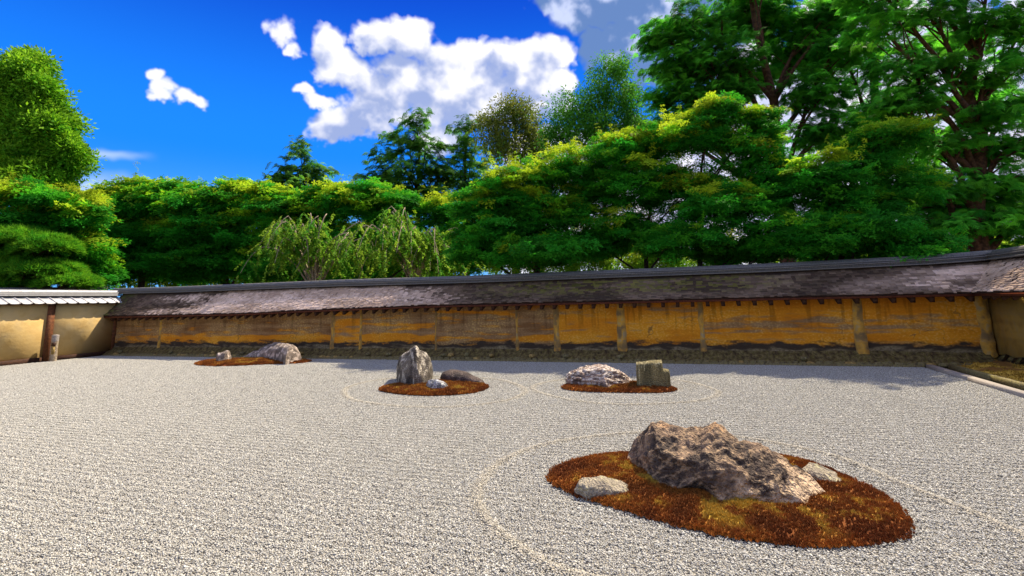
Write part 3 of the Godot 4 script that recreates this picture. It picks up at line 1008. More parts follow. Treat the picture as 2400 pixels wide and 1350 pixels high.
func moss_island(label: String, at: Vector3, pts: Array, h: float, s: int, gap: float) -> void:
	var root := base("moss_island", at)
	tag(root, label, "moss", "moss islands in the gravel", "stuff")
	var path := closed_path(pts, 120)
	var n := fn(130 + s, 2.2, 4)
	var patch := fn(140 + s, 1.5, 3)
	var rim := fn(150 + s, 9.0, 3)
	var ctr := Vector3.ZERO
	for p in path: ctr += p / path.size()
	var height := func(p: Vector3, t: float) -> float:
		return 0.014 + h * pow(maxf(0.0, 1.0 - t * t), 0.55) * (1.0 + n.get_noise_2d(p.x, p.z) * 0.8) + n.get_noise_2d(p.x * 5.0, p.z * 5.0) * 0.010 * (1.0 - t * 0.6)
	var color := func(p: Vector3, t: float) -> Color:
		var v: float = patch.get_noise_2d(p.x, p.z) + n.get_noise_2d(p.x * 2.0, p.z * 2.0) * 0.5
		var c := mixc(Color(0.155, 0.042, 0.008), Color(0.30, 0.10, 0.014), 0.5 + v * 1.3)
		var yellow_patch: float = smoothstep(0.12, 0.42, v + n.get_noise_2d(p.x * 6.0, p.z * 6.0) * 0.35 + (0.10 if p.z > 0.25 and s == 1 else -0.04) + p.x * 0.08) * smoothstep(1.0, 0.8, t)  # yellower moss in patches, fading out at the rim
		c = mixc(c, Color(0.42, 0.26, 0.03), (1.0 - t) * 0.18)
		c = mixc(c, Color(0.44, 0.31, 0.04), yellow_patch * 0.75)
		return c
	var st := begin()
	var rings := 26
	for i in path.size():
		for j in rings:
			for k in [[0, 0], [1, 0], [1, 1], [0, 0], [1, 1], [0, 1]]:
				var t := pow(float(j + k[0]) / rings, 0.7)
				var e: Vector3 = path[(i + k[1]) % path.size()] - ctr
				var p := ctr + e * t * (1.0 + rim.get_noise_2d(e.x, e.z) * 0.02 * t)
				p.y = height.call(p, t)
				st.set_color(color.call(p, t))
				st.add_vertex(p)
	var mesh := st
	put("moss_mound", finish(mesh, true), M.moss, root)
	var area := 0.0
	for i in path.size():
		area += absf((path[i] - ctr).cross(path[(i + 1) % path.size()] - ctr).y) * 0.5
	var places := []
	var cols := []
	var count := int(area / (gap * gap) * 1.8)
	for k in count:
		var i := rng.randf() * path.size()
		var e: Vector3 = path[int(i)].lerp(path[(int(i) + 1) % path.size()], i - int(i)) - ctr
		var t := sqrt(rng.randf())
		if rng.randf() < 0.06: t = rng.randf_range(0.97, 1.025)
		var p := ctr + e * t * (1.0 + rim.get_noise_2d(e.x, e.z) * 0.02 * t)
		p.y = height.call(p, minf(t, 1.0)) - 0.003
		var sc := rng.randf_range(0.7, 1.3) * gap / 0.016
		places.append(Transform3D(Basis(Vector3.UP, rng.randf() * TAU) * Basis().scaled(Vector3.ONE * minf(sc, 2.2)), p))
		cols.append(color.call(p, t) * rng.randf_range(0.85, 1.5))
	many("moss_tufts", tuft(), M.moss, root, places, cols)

func make_islands() -> void:
	moss_island("red brown moss with yellow patches around the great boulder", Vector3(0.08, 0, -4.55), [[-1.33, 0.04], [-1.26, -0.35], [-1.03, -0.64], [-0.73, -0.8], [0.13, -1.09], [0.73, -0.97], [1.04, -0.48], [1.17, -0.06], [1.12, 0.41], [0.93, 0.63], [0.7, 0.76], [0.41, 0.84], [-0.11, 0.79], [-0.68, 0.56], [-1.06, 0.35]], 0.05, 1, 0.016)
	moss_island("red moss around the tall upright stone and its two companions", Vector3(-4.37, 0, -8.42), [[-0.87, 0.3], [-0.93, -0.14], [-0.44, -0.62], [-0.04, -0.89], [0.45, -0.77], [0.91, -0.32], [0.93, 0.18], [0.69, 0.5], [0.24, 0.66], [-0.25, 0.63], [-0.67, 0.47]], 0.04, 2, 0.026)
	moss_island("red moss under the layered stone and the square rock", Vector3(-1.25, 0, -9.01), [[-0.91, 0.17], [-0.79, -0.25], [-0.27, -0.52], [0.31, -0.57], [0.68, -0.41], [0.93, 0.05], [0.72, 0.31], [0.27, 0.4], [-0.26, 0.46], [-0.69, 0.38]], 0.04, 3, 0.026)
	moss_island("thin red moss around the farthest pair of stones", Vector3(-11.29, 0, -11.37), [[-1.37, 0.61], [-1.82, -0.21], [-1.13, -0.59], [-0.01, -0.71], [0.88, -0.7], [1.56, -0.38], [1.43, 0.09], [0.71, 0.36], [0.2, 0.68], [-0.47, 0.85]], 0.05, 4, 0.04)

# ---------------------------------------------------------------- stones
func rock(called: String, label: String, at: Vector3, turn: float, rows: Array, s: int, style: int) -> void:
	# rows: [x, height, front, back] along the stone, read across the view
	var nu := 260 if style == 0 else 90
	var nv := 150 if style == 0 else 56
	var amp: float = [0.068, 0.018, 0.035, 0.014, 0.022, 0.05, 0.05, 0.016][style]
	var freq: float = [2.7, 5.0, 3.2, 3.0, 6.0, 3.5, 3.0, 4.0][style]
	var pz: float = [1.05, 0.6, 0.55, 0.8, 0.75, 0.65, 0.75, 0.22][style]
	var py: float = [1.05, 0.45, 0.55, 0.75, 0.75, 0.55, 0.7, 0.16][style]
	rng.seed = 9000 + s * 17 + [2000, 1000, 1000, 5000, 5000, 5000, 1000, 0][style]
	var crag := fn(200 + s, freq, 5)
	crag.fractal_type = FastNoiseLite.FRACTAL_RIDGED
	var soft := fn(220 + s, freq * 0.5, 3)
	var facet := fn(240 + s, freq * 0.9, 1, FastNoiseLite.TYPE_CELLULAR)
	facet.cellular_return_type = FastNoiseLite.RETURN_DISTANCE2_SUB
	var fleck := fn(260 + s, freq * 2.2, 4)
	var vein := fn(280 + s, freq * 0.8, 4)
	var streaks := fn(300 + s, 4.0, 5)
	streaks.fractal_type = FastNoiseLite.FRACTAL_RIDGED
	var x0: float = rows[0][0]
	var x1: float = rows[-1][0]
	var squash := Vector3(1, 1, 1)
	if style == 2: squash = Vector3(1.4, 0.7, 1.4)
	if style == 5: squash = Vector3(0.7, 3.0, 1.5)
	if style == 7: squash = Vector3(2.2, 0.35, 2.2)
	var grid := []
	var pushes := []
	for i in nu + 1:
		var u := float(i) / nu
		u = lerpf(u, 0.5 - 0.5 * cos(u * PI), 0.6)
		var x := lerpf(x0, x1, u)
		var k := 0
		while k < rows.size() - 2 and x > rows[k + 1][0]: k += 1
		var a: Array = rows[k]
		var b: Array = rows[k + 1]
		var f: float = (x - a[0]) / maxf(b[0] - a[0], 0.001)
		var pa: Array = rows[maxi(k - 1, 0)]
		var pb: Array = rows[mini(k + 2, rows.size() - 1)]
		var soften: float = 0.0 if style == 7 else (0.25 if style == 0 else 0.7)
		var get := func(c: int) -> float: return lerpf(lerpf(a[c], b[c], f), cubic_interpolate(a[c], b[c], pa[c], pb[c], f), soften)
		var h: float = maxf(0.01, get.call(1) * (0.92 if style == 0 else 1.0))
		var zf: float = get.call(2)
		var zb: float = get.call(3)
		var mid := lerpf(zf, zb, 0.45)
		var col := []
		var ways := []
		for j in nv + 1:
			var t := PI * j / nv
			var cz := cos(t)
			var sy := sin(t)
			var zz := signf(cz) * pow(absf(cz), pz)
			var yy := pow(maxf(sy, 0.0), py)
			var p := Vector3(x, h * yy, mid + zz * ((zf - mid) if cz > 0.0 else (mid - zb)))
			if style == 0:
				# undercut along the left half of the front
				p.z -= (1.0 - yy) * (1.0 - yy) * 0.17 * smoothstep(0.12, -0.1, x) * smoothstep(-0.62, -0.5, x) * maxf(cz, 0.0)
			var d := Vector3((x - (x0 + x1) * 0.5) / (x1 - x0) * 1.2, yy * 0.9, zz).normalized()
			col.append(p)
			ways.append([d, yy, u])
		grid.append(col)
		pushes.append(ways)
	# flat faces, as if split off the block; then back to full size
	var was := extent(grid)
	for k in [22, 1, 9, 5, 6, 5, 8, 0][style]:
		var n := Vector3(rng.randf_range(-1, 0.5 if style == 0 else 1.0), rng.randf_range(-0.1, 0.5), rng.randf_range(0.15, 1.0) if rng.randf() < 0.8 else -1.0).normalized()
		var far := -99.0
		for col in grid:
			for p in col: far = maxf(far, n.dot(p))
		var limit := far * rng.randf_range(0.62, 0.92)
		for col in grid:
			for j in nv + 1:
				var over: float = n.dot(col[j]) - limit
				if over > 0.0: col[j] -= n * over * 0.9 * smoothstep(0.0, 0.03, over)
	var now := extent(grid)
	for col in grid:
		for j in nv + 1:
			for ax in 3:
				col[j][ax] = remap(col[j][ax], now.position[ax], now.end[ax], was.position[ax], was.end[ax])
	for i in nu + 1:
		for j in nv + 1:
			var p: Vector3 = grid[i][j]
			var d: Vector3 = pushes[i][j][0]
			var yy: float = pushes[i][j][1]
			var u: float = pushes[i][j][2]
			var q := p * squash
			var lift := crag.get_noise_3dv(q) * 0.8 + fleck.get_noise_3dv(q * 1.6) * 0.36 + soft.get_noise_3dv(q) * 0.8 + (facet.get_noise_3dv(q) + 0.6) * (0.3 if style == 0 else 0.7)
			p += d * amp * lift * smoothstep(0.0, 0.12, minf(u, 1.0 - u)) * (0.35 + 0.65 * yy)
			if style == 5:
				p += d * 0.02 * sin(p.y * 95.0 + soft.get_noise_3dv(p * 1.5) * 6.0) * smoothstep(0.1, -0.45, p.x)
			if j == 0 or j == nv: p.y = -0.05
			else: p.y += 0.01
			if style == 0:
				# the pointed crest, and the saddle before it
				p.y += pow(yy, 3.0) * (0.042 * exp(-pow((p.x - 0.03) / 0.055, 2.0)) - 0.02 * exp(-pow((p.x + 0.12) / 0.07, 2.0)) - 0.02 * exp(-pow((p.x - 0.13) / 0.05, 2.0)))
			grid[i][j] = p
	var st := begin()
	var shade := func(p: Vector3) -> Color:
		var q := p * squash
		var v := vein.get_noise_3dv(q)
		var f := fleck.get_noise_3dv(q)
		var c := crag.get_noise_3dv(q)
		match style:
			0:
				var diag := Vector3(p.x * 0.8 + p.y * 0.9, p.y * 3.2 - p.x * 1.6, p.z * 1.6)
				var thin := streaks.get_noise_3dv(diag)
				var k := mixc(Color(0.075, 0.055, 0.044), Color(0.37, 0.255, 0.165), smoothstep(-0.4, 0.5, v + f * 0.6))
				k = mixc(k, Color(0.52, 0.37, 0.225), smoothstep(0.36, 0.7, thin + f * 0.25) * 0.6)
				# the lower rim and the low tail are a lighter stone
				k = mixc(k, Color(0.74, 0.56, 0.37), smoothstep(0.12, 0.6, (0.15 - p.y) * 3.0 + maxf(p.x, -0.15) * 0.9 + f * 0.6 + 0.05 + v * 0.3) * 0.85)
				k = mixc(k, Color(0.66, 0.33, 0.09), smoothstep(0.3, 0.6, v + smoothstep(0.3, 0.48, p.y) * 0.25 + f * 0.3) * 0.25)
				return mixc(k, Color(0.045, 0.038, 0.034), smoothstep(0.35, 0.7, -thin + f * 0.3))
			1:
				return mixc(mixc(Color(0.232, 0.203, 0.167), Color(0.493, 0.435, 0.319), 0.5 + v), Color(0.609, 0.580, 0.319), smoothstep(0.2, 0.5, f) * 0.5)
			2:
				return mixc(mixc(Color(0.065, 0.055, 0.048), Color(0.246, 0.217, 0.174), 0.5 + v * 1.2), Color(0.725, 0.667, 0.551), smoothstep(0.12, 0.42, f + smoothstep(0.4, 0.7, p.y) * 0.15) * 0.85)
			3:
				return mixc(mixc(Color(0.058, 0.046, 0.043), Color(0.145, 0.109, 0.094), 0.5 + v), Color(0.290, 0.232, 0.203), smoothstep(0.2, 0.5, f) * 0.6)
			4:
				return mixc(mixc(Color(0.174, 0.181, 0.189), Color(0.507, 0.522, 0.536), 0.5 + v * 1.3), Color(0.870, 0.899, 0.899), smoothstep(0.15, 0.45, f))
			5:
				var k := mixc(Color(0.102, 0.072, 0.065), Color(0.435, 0.319, 0.261), 0.5 + v * 1.2)
				return mixc(k, Color(0.899, 0.797, 0.696), smoothstep(0.1, 0.4, f + c * 0.2 + smoothstep(0.05, 0.25, p.y) * 0.1))
			6:
				return mixc(mixc(Color(0.131, 0.109, 0.090), Color(0.406, 0.334, 0.275), 0.5 + v), Color(0.797, 0.681, 0.580), smoothstep(0.05, 0.4, f))
		return mixc(mixc(Color(0.158, 0.139, 0.067), Color(0.381, 0.326, 0.158), 0.5 + v * 1.2), Color(0.809, 0.741, 0.449), smoothstep(0.2, 0.5, f) * 0.7)
	for i in nu:
		for j in nv:
			var q := [grid[i][j], grid[i][j + 1], grid[i + 1][j + 1], grid[i + 1][j]]
			for k in [0, 1, 2, 0, 2, 3]:
				st.set_color(shade.call(q[k]))
				st.add_vertex(q[k])
	for e in [0, nu]:
		for j in range(1, nv):
			var q := [grid[e][0], grid[e][j + 1], grid[e][j]] if e == 0 else [grid[e][0], grid[e][j], grid[e][j + 1]]
			for v in q:
				st.set_color(shade.call(v))
				st.add_vertex(v)
	var o := put(called, finish(st, true), M.rock, self, at)
	o.rotation.y = turn
	if style == 0: o.scale = Vector3(1.07, 0.96, 1.0)
	tag(o, label, "rock", "stones on the moss islands")

func extent(grid: Array) -> AABB:
	var b := AABB(grid[0][0], Vector3.ZERO)
	for col in grid:
		for p in col: b = b.expand(p)
	return b

func make_rocks() -> void:
	rock("boulder", "great craggy boulder with a pointed crest on the nearest moss island", Vector3(0.12, 0, -4.43), -0.025, [[-0.74, 0.06, -0.26, -0.36], [-0.67, 0.21, -0.03, -0.48], [-0.57, 0.31, 0.07, -0.73], [-0.45, 0.38, 0.13, -0.87], [-0.34, 0.41, 0.15, -0.9], [-0.19, 0.39, 0.15, -0.9], [-0.07, 0.4, 0.14, -0.91], [-0, 0.46, 0.16, -0.84], [0.04, 0.46, 0.17, -0.83], [0.11, 0.41, 0.19, -0.76], [0.2, 0.37, 0.21, -0.69], [0.31, 0.31, 0.23, -0.57], [0.42, 0.24, 0.19, -0.46], [0.51, 0.17, 0.12, -0.38], [0.6, 0.1, 0.01, -0.31], [0.67, 0.03, -0.12, -0.2]], 1, 0)
	rock("flat_stone", "flat grey stone low in the moss left of the great boulder", Vector3(-0.72, 0, -4.17), 0.173, [[-0.23, 0.03, -0.05, -0.09], [-0.19, 0.08, 0.03, -0.17], [-0.08, 0.1, 0.06, -0.24], [0.05, 0.08, 0.04, -0.26], [0.16, 0.05, -0.03, -0.27], [0.23, 0.02, -0.14, -0.19]], 2, 1)
	rock("flat_stone", "small pale stone half hidden at the right foot of the great boulder", Vector3(0.87, 0, -4.85), -0.178, [[-0.15, 0.07, 0, -0.15], [-0.07, 0.11, 0.05, -0.25], [0.01, 0.09, 0.04, -0.26], [0.09, 0.06, 0.01, -0.24], [0.14, 0.03, -0.06, -0.12]], 3, 1)
	rock("standing_stone", "tall upright grey stone with a peaked top on the middle moss island", Vector3(-4.79, 0, -8.51), 0.513, [[-0.34, 0.25, -1.07, -1.17], [-0.29, 0.41, -0.5, -0.9], [-0.21, 0.52, -0.17, -0.77], [-0.1, 0.58, 0.01, -0.65], [-0.01, 0.66, 0.09, -0.57], [0.04, 0.67, 0.11, -0.55], [0.11, 0.58, 0.09, -0.57], [0.2, 0.54, 0.02, -0.6], [0.28, 0.44, -0.19, -0.69], [0.35, 0.27, -0.7, -0.95], [0.38, 0.1, -1.16, -1.24]], 4, 2)
	rock("sloping_stone", "low dark stone sloping down to the right behind the tall upright stone", Vector3(-4.11, 0, -9), 0.429, [[-0.38, 0.02, -0.47, -0.53], [-0.33, 0.13, -0.24, -0.54], [-0.2, 0.19, -0.11, -0.61], [-0.05, 0.19, -0.01, -0.56], [0.09, 0.16, 0.07, -0.43], [0.21, 0.09, 0.15, -0.25], [0.34, 0.04, 0.24, 0.04], [0.43, 0.01, 0.31, 0.26]], 5, 3)
	rock("small_stone", "small pale grey stone in front of the tall upright stone", Vector3(-4.14, 0, -8.11), 0.472, [[-0.18, 0.06, -0.36, -0.42], [-0.11, 0.16, -0.08, -0.33], [-0.01, 0.19, 0.08, -0.24], [0.08, 0.14, 0.06, -0.22], [0.16, 0.07, 0.01, -0.13], [0.22, 0.01, -0.06, -0.1]], 6, 4)
	rock("layered_stone", "long layered stone with pale bands beside the square stump of rock", Vector3(-1.54, 0, -8.91), 0.171, [[-0.59, 0.03, -0.52, -0.58], [-0.52, 0.12, -0.25, -0.6], [-0.39, 0.21, -0.12, -0.67], [-0.21, 0.27, -0.04, -0.74], [-0, 0.3, 0.08, -0.67], [0.2, 0.29, 0.2, -0.55], [0.36, 0.22, 0.12, -0.53], [0.49, 0.14, -0, -0.4], [0.58, 0.02, -0.3, -0.36]], 7, 5)
	rock("long_stone", "long whale backed stone on the farthest moss island", Vector3(-10.45, 0, -11.21), 0.750, [[-0.84, 0.02, -1.57, -1.67], [-0.67, 0.12, -1.2, -1.8], [-0.45, 0.24, -0.91, -1.81], [-0.18, 0.36, -0.59, -1.69], [0.08, 0.44, -0.16, -1.36], [0.26, 0.46, 0.19, -1.01], [0.43, 0.38, 0.43, -0.67], [0.59, 0.22, 0.43, -0.37], [0.68, 0.05, 0.16, -0.04]], 8, 6)
	rock("small_stone", "small stone left of the long whale backed stone", Vector3(-12.06, 0, -11.11), 0.826, [[-0.19, 0.04, -0.41, -0.51], [-0.12, 0.2, 0.02, -0.38], [-0.02, 0.27, 0.1, -0.4], [0.08, 0.31, 0.07, -0.43], [0.15, 0.24, 0.01, -0.39], [0.19, 0.07, -0.21, -0.31]], 9, 6)
	rock("square_rock", "square topped upright rock with a lower step on its right side", Vector3(-0.66, 0, -9.02), 0.073, [[-0.27, 0.36, 0.05, -0.22], [-0.265, 0.40, 0.06, -0.3], [-0.2, 0.40, 0.07, -0.3], [0.12, 0.43, 0.06, -0.3], [0.15, 0.43, 0.05, -0.3], [0.16, 0.29, 0.04, -0.26], [0.25, 0.285, 0.03, -0.24], [0.262, 0.25, 0.02, -0.2]], 10, 7)

func make_post() -> void:
	var root := base("marker_post", Vector3(-18.62, 0, -10.9))
	tag(root, "short round weathered post with a pale top beside the left wall", "post")
	var st := begin()
	var pts := []
	for i in 8: pts.append(Vector3(sin(i * 1.3) * 0.003, -0.05 + 0.83 * i / 7.0, cos(i * 1.7) * 0.003))
	tube(st, pts, 0.095, 0.088, 14)
	put("shaft", finish(st, true), M.pale_bark, root)
	st = begin()
	tube(st, [Vector3(0, 0.60, 0), Vector3(0, 0.765, 0), Vector3(0, 0.785, 0)], 0.094, 0.092, 14)
	tube(st, [Vector3(0, 0.785, 0), Vector3(0, 0.80, 0)], 0.092, 0.03, 14)
	put("cap", finish(st, true), M.kerb, root)
	st = begin()
	box(st, Vector3(0.02, 0.46, 0.03), Vector3(0.115, 0.56, 0.10), 0.01)
	put("dark_notch", finish(st), M.dark_wood, root)
	st = begin()
	box(st, Vector3(0.03, 0.22, 0.04), Vector3(0.105, 0.455, 0.09), 0.01)
	put("yellow_strip", finish(st), M.stone_ochre, root)

# ---------------------------------------------------------------- trees
func leaf3(st: SurfaceTool, at: Vector3, b: Basis, l: float) -> void:
	for a in [-0.95, 0.0, 0.95]:
		var d: Vector3 = b * Vector3(sin(a), 0, cos(a))
		var s: Vector3 = b * Vector3(cos(a), 0, -sin(a)) * l * 0.2
		var m := at + d * l * 0.45
		st.add_vertex(at); st.add_vertex(m + s); st.add_vertex(at + d * l)
		st.add_vertex(at); st.add_vertex(at + d * l); st.add_vertex(m - s)

func leaf1(st: SurfaceTool, at: Vector3, d: Vector3, s: Vector3, l: float, w: float) -> void:
	var m := at + d * l * 0.45
	st.add_vertex(at); st.add_vertex(m + s * w); st.add_vertex(at + d * l)
	st.add_vertex(at); st.add_vertex(at + d * l); st.add_vertex(m - s * w)

func random_basis(tilt: float) -> Basis:
	return Basis(Vector3.UP, rng.randf() * TAU) * Basis(Vector3.RIGHT, rng.randf_range(-tilt, tilt)) * Basis(Vector3.UP, rng.randf() * TAU)

func spray(kind: String) -> ArrayMesh:
	if proto.has(kind): return proto[kind]
	var st := begin()
	match kind:
		"maple":
			for k in 30:
				var r := sqrt(rng.randf()) * 0.24
				var a := rng.randf() * TAU
				st.set_color(Color(1, 1, 1) * rng.randf_range(0.75, 1.25))
				leaf3(st, Vector3(cos(a) * r, rng.randf_range(-0.035, 0.035) - r * r * 0.8, sin(a) * r), random_basis(0.7), rng.randf_range(0.05, 0.08))
		"broad":
			for k in 34:
				var d := Vector3(rng.randfn(), rng.randfn() * 0.8 + 0.3, rng.randfn()).normalized()
				var s := d.cross(Vector3(rng.randfn(), rng.randfn(), rng.randfn())).normalized()
				st.set_color(Color(1, 1, 1) * rng.randf_range(0.7, 1.3))
				leaf1(st, d * rng.randf_range(0.04, 0.2), (d + Vector3(rng.randfn(), rng.randfn(), rng.randfn()) * 0.5).normalized(), s, rng.randf_range(0.09, 0.13), 0.024)
		"airy":
			for k in 16:
				var d := Vector3(rng.randfn(), rng.randfn() * 0.8, rng.randfn()).normalized()
				var s := d.cross(Vector3(rng.randfn(), rng.randfn(), rng.randfn())).normalized()
				st.set_color(Color(1, 1, 1) * rng.randf_range(0.7, 1.3))
				leaf1(st, d * rng.randf_range(0.04, 0.26), (d + Vector3(0, -0.6, 0)).normalized(), s, rng.randf_range(0.09, 0.14), 0.022)
		"cypress":
			# a flat drooping fan of scale leaves, pointing along +z
			for k in 18:
				var t := k / 17.0
				var root := Vector3(0, 0.05 * sin(t * 3.0) - 0.16 * t * t, t * 0.46)
				var side := 1.0 if k % 2 == 0 else -1.0
				var l := lerpf(0.24, 0.07, t)
				for f in 3:
					var ang := lerpf(0.4, 1.15, f / 2.0) * side
					var d := Vector3(sin(ang), -0.28 - 0.2 * rng.randf(), cos(ang)).normalized()
					st.set_color(Color(1, 1, 1) * rng.randf_range(0.7, 1.3))
					leaf1(st, root + Vector3(sin(0.9 * side), -0.2, cos(0.9)) * l * 0.3 * f, d, d.cross(Vector3.UP).normalized(), l * rng.randf_range(0.55, 0.85), 0.022)
		"pine":
			for k in 46:
				var d := Vector3(rng.randfn(), absf(rng.randfn()) + 0.35, rng.randfn()).normalized()
				var s := d.cross(Vector3(rng.randfn(), rng.randfn(), rng.randfn())).normalized()
				st.set_color(Color(1, 1, 1) * rng.randf_range(0.75, 1.25))
				leaf1(st, Vector3(rng.randf_range(-0.08, 0.08), 0, rng.randf_range(-0.08, 0.08)), d, s, rng.randf_range(0.13, 0.2), 0.009)
		"strand":
			# a thin hanging twig with small leaves
			var p := Vector3.ZERO
			var sway := Vector3(rng.randf_range(-0.3, 0.3), 0, rng.randf_range(-0.3, 0.3))
			for k in 13:
				var q := p + Vector3(rng.randf_range(-0.025, 0.025), -0.045, rng.randf_range(-0.025, 0.025)) + sway * 0.12
				st.set_color(Color(2.6, 1.1, 3.0))
				st.add_vertex(p + Vector3(0.006, 0, 0)); st.add_vertex(q + Vector3(0.005, 0, 0.004)); st.add_vertex(p - Vector3(0.006, 0, 0))
				st.add_vertex(p - Vector3(0.006, 0, 0)); st.add_vertex(q + Vector3(0.005, 0, 0.004)); st.add_vertex(q - Vector3(0.005, 0, 0.004))
				for f in 3:
					if rng.randf() < 0.85:
						var a := rng.randf() * TAU
						var d := Vector3(cos(a), rng.randf_range(-1.2, 0.2), sin(a)).normalized()
						st.set_color(Color(1, 1, 1) * rng.randf_range(0.7, 1.3))
						leaf1(st, q, d, Vector3(-sin(a), 0.2, cos(a)), rng.randf_range(0.08, 0.13), 0.030)
				p = q
	st.generate_normals()
	proto[kind] = st.commit()
	return proto[kind]

func limb_path(a: Vector3, b: Vector3, wob: float, rise: float, n := 7) -> Array:
	var out := []
	var s := Vector3(rng.randf_range(-1, 1), 0, rng.randf_range(-1, 1)) * wob
	for i in n:
		var t := float(i) / (n - 1)
		out.append(a.lerp(b, t) + s * sin(t * PI) + Vector3(rng.randf_range(-1, 1), 0, rng.randf_range(-1, 1)) * wob * 0.25 * sin(t * PI) + Vector3(0, rise * sin(t * PI), 0))
	return out

func skeleton(root: Node3D, lobes: Array, bark: Material, r: float, fork: float, lean := Vector3.ZERO) -> void:
	# a tapered trunk, then one limb to each lobe of the crown, each with twigs
	var top := Vector3.ZERO
	var high := 0.0
	for l in lobes:
		if l[1] > high:
			high = l[1]
			top = Vector3(l[0], l[1], l[2])
	var st := begin()
	var tip := Vector3(top.x * 0.7, high, top.z * 0.7)
	var pts := []
	var n := 10
	for i in n:
		var t := float(i) / (n - 1)
		pts.append(Vector3(tip.x * t * t, -0.25 + (high + 0.25) * t, tip.z * t * t) + lean * sin(t * PI) + Vector3(rng.randf_range(-1, 1), 0, rng.randf_range(-1, 1)) * r * 0.5)
	tube(st, pts, r, r * 0.2, 8)
	put("trunk", finish(st, true), bark, root)
	for l in lobes:
		var c := Vector3(l[0], l[1], l[2])
		st = begin()
		var t := clampf((c.y - 0.25 * Vector2(c.x, c.z).length()) / high * 0.85, fork, 0.95)
		var i := int(t * (n - 1))
		var start: Vector3 = pts[i]
		var lr := lerpf(r, r * 0.25, t) * 0.55
		var path := limb_path(start, c, 0.18, 0.12)
		tube(st, path, lr, lr * 0.35, 6)
		for k in 6:
			var dd := Vector3(rng.randfn(), rng.randfn() * 0.7 + 0.2, rng.randfn()).normalized()
			var e := c + Vector3(dd.x * l[3], dd.y * l[4], dd.z * l[3]) * 0.8
			tube(st, limb_path(path[3 + k % 4], e, 0.1, 0.05, 5), lr * 0.4, lr * 0.1, 4)
		put("limb", finish(st, true), bark, root)

func crown_range(lobes: Array) -> Vector2:
	var lo := 999.0
	var hi := -999.0
	for l in lobes:
		lo = minf(lo, l[1] - l[4])
		hi = maxf(hi, l[1] + l[4])
	return Vector2(lo, hi)

func maple(called: String, label: String, group: String, at: Vector3, lobes: Array, s: int, fresh_lit: float) -> void:
	rng.seed = 7000 + s
	var root := base(called, at)
	tag(root, label, "tree", group)
	var d := Vector2(at.x, at.z).length()
	var sc := clampf(d / 17.0, 0.85, 2.2)
	skeleton(root, lobes, M.bark, 0.11 * sc, 0.22)
	var rg := crown_range(lobes)
	var places := []
	var cols := []
	var hue := fn(s, 1.1 / sc, 3)
	var hole := fn(s + 50, 0.75 / sc, 3)
	for l in lobes:
		var c := Vector3(l[0], l[1], l[2])
		var rx: float = l[3]
		var ry: float = l[4]
		var pads := int(50.0 * (rx * rx * 0.9 + rx * ry * 1.3) / (sc * sc)) + 10
		for k in pads:
			var dir := Vector3(rng.randfn(), rng.randfn() * 0.9, rng.randfn()).normalized()
			var rad := pow(rng.randf(), 0.38) * rng.randf_range(0.9, 1.12)
			var pc := c + Vector3(dir.x * rx, dir.y * ry, dir.z * rx) * rad
			# gaps where branches stand apart
			if hole.get_noise_3dv(Vector3(pc.x, pc.y * 2.2, pc.z)) < rng.randf_range(-0.75, -0.3): continue
			var pr := rng.randf_range(0.16, 0.42) * sc
			var out := Vector3(dir.x, 0, dir.z)
			var tone := rng.randf_range(0.55, 1.4)
			var hgt := clampf((pc.y - rg.x) / (rg.y - rg.x), 0.0, 1.0)
			# young shoots, with sun glow painted in: yellower towards the top and outside
			var young := clampf(smoothstep(0.30, 1.0, hgt * 0.55 + rad * dir.y * 0.4 + hue.get_noise_3dv(pc + at) * 1.0) * fresh_lit + rng.randf_range(-0.25, 0.2), 0.0, 1.0)
			var slope := Basis(Vector3(out.z, 0, -out.x).normalized() if out.length() > 0.01 else Vector3.RIGHT, rng.randf_range(-0.25, 0.5))
			var shoot := dir.y > 0.1 and rad > 0.9 and rng.randf() < 0.3
			var n := int(5 * pow(pr / sc / 0.3, 2.0)) + 2
			if shoot: n = 4
			for j in n:
				var a := rng.randf() * TAU
				var r := sqrt(rng.randf()) * pr
				var off := slope * Vector3(cos(a) * r, -0.2 * r * r / pr, sin(a) * r)
				var size := sc * rng.randf_range(0.6, 1.05)
				var b := slope * random_basis(0.8)
				if shoot:
					off = (Vector3.UP + out * 0.6) * 0.13 * j * sc
					size = sc * (0.62 - 0.1 * j)
					b = random_basis(1.2)
				places.append(Transform3D(b * Basis().scaled(Vector3.ONE * size), pc + off))
				var y := clampf(young + rng.randf_range(-0.15, 0.15) + (0.2 if shoot else 0.0), 0.0, 1.0)
				cols.append(mixc(mixc(Color(0.034, 0.30, 0.018), Color(0.15, 0.50, 0.014), y * 1.8), Color(0.43, 0.55, 0.022), y * 1.6 - 0.6) * tone)
	many("crown", spray("maple"), M.leaf, root, places, cols)

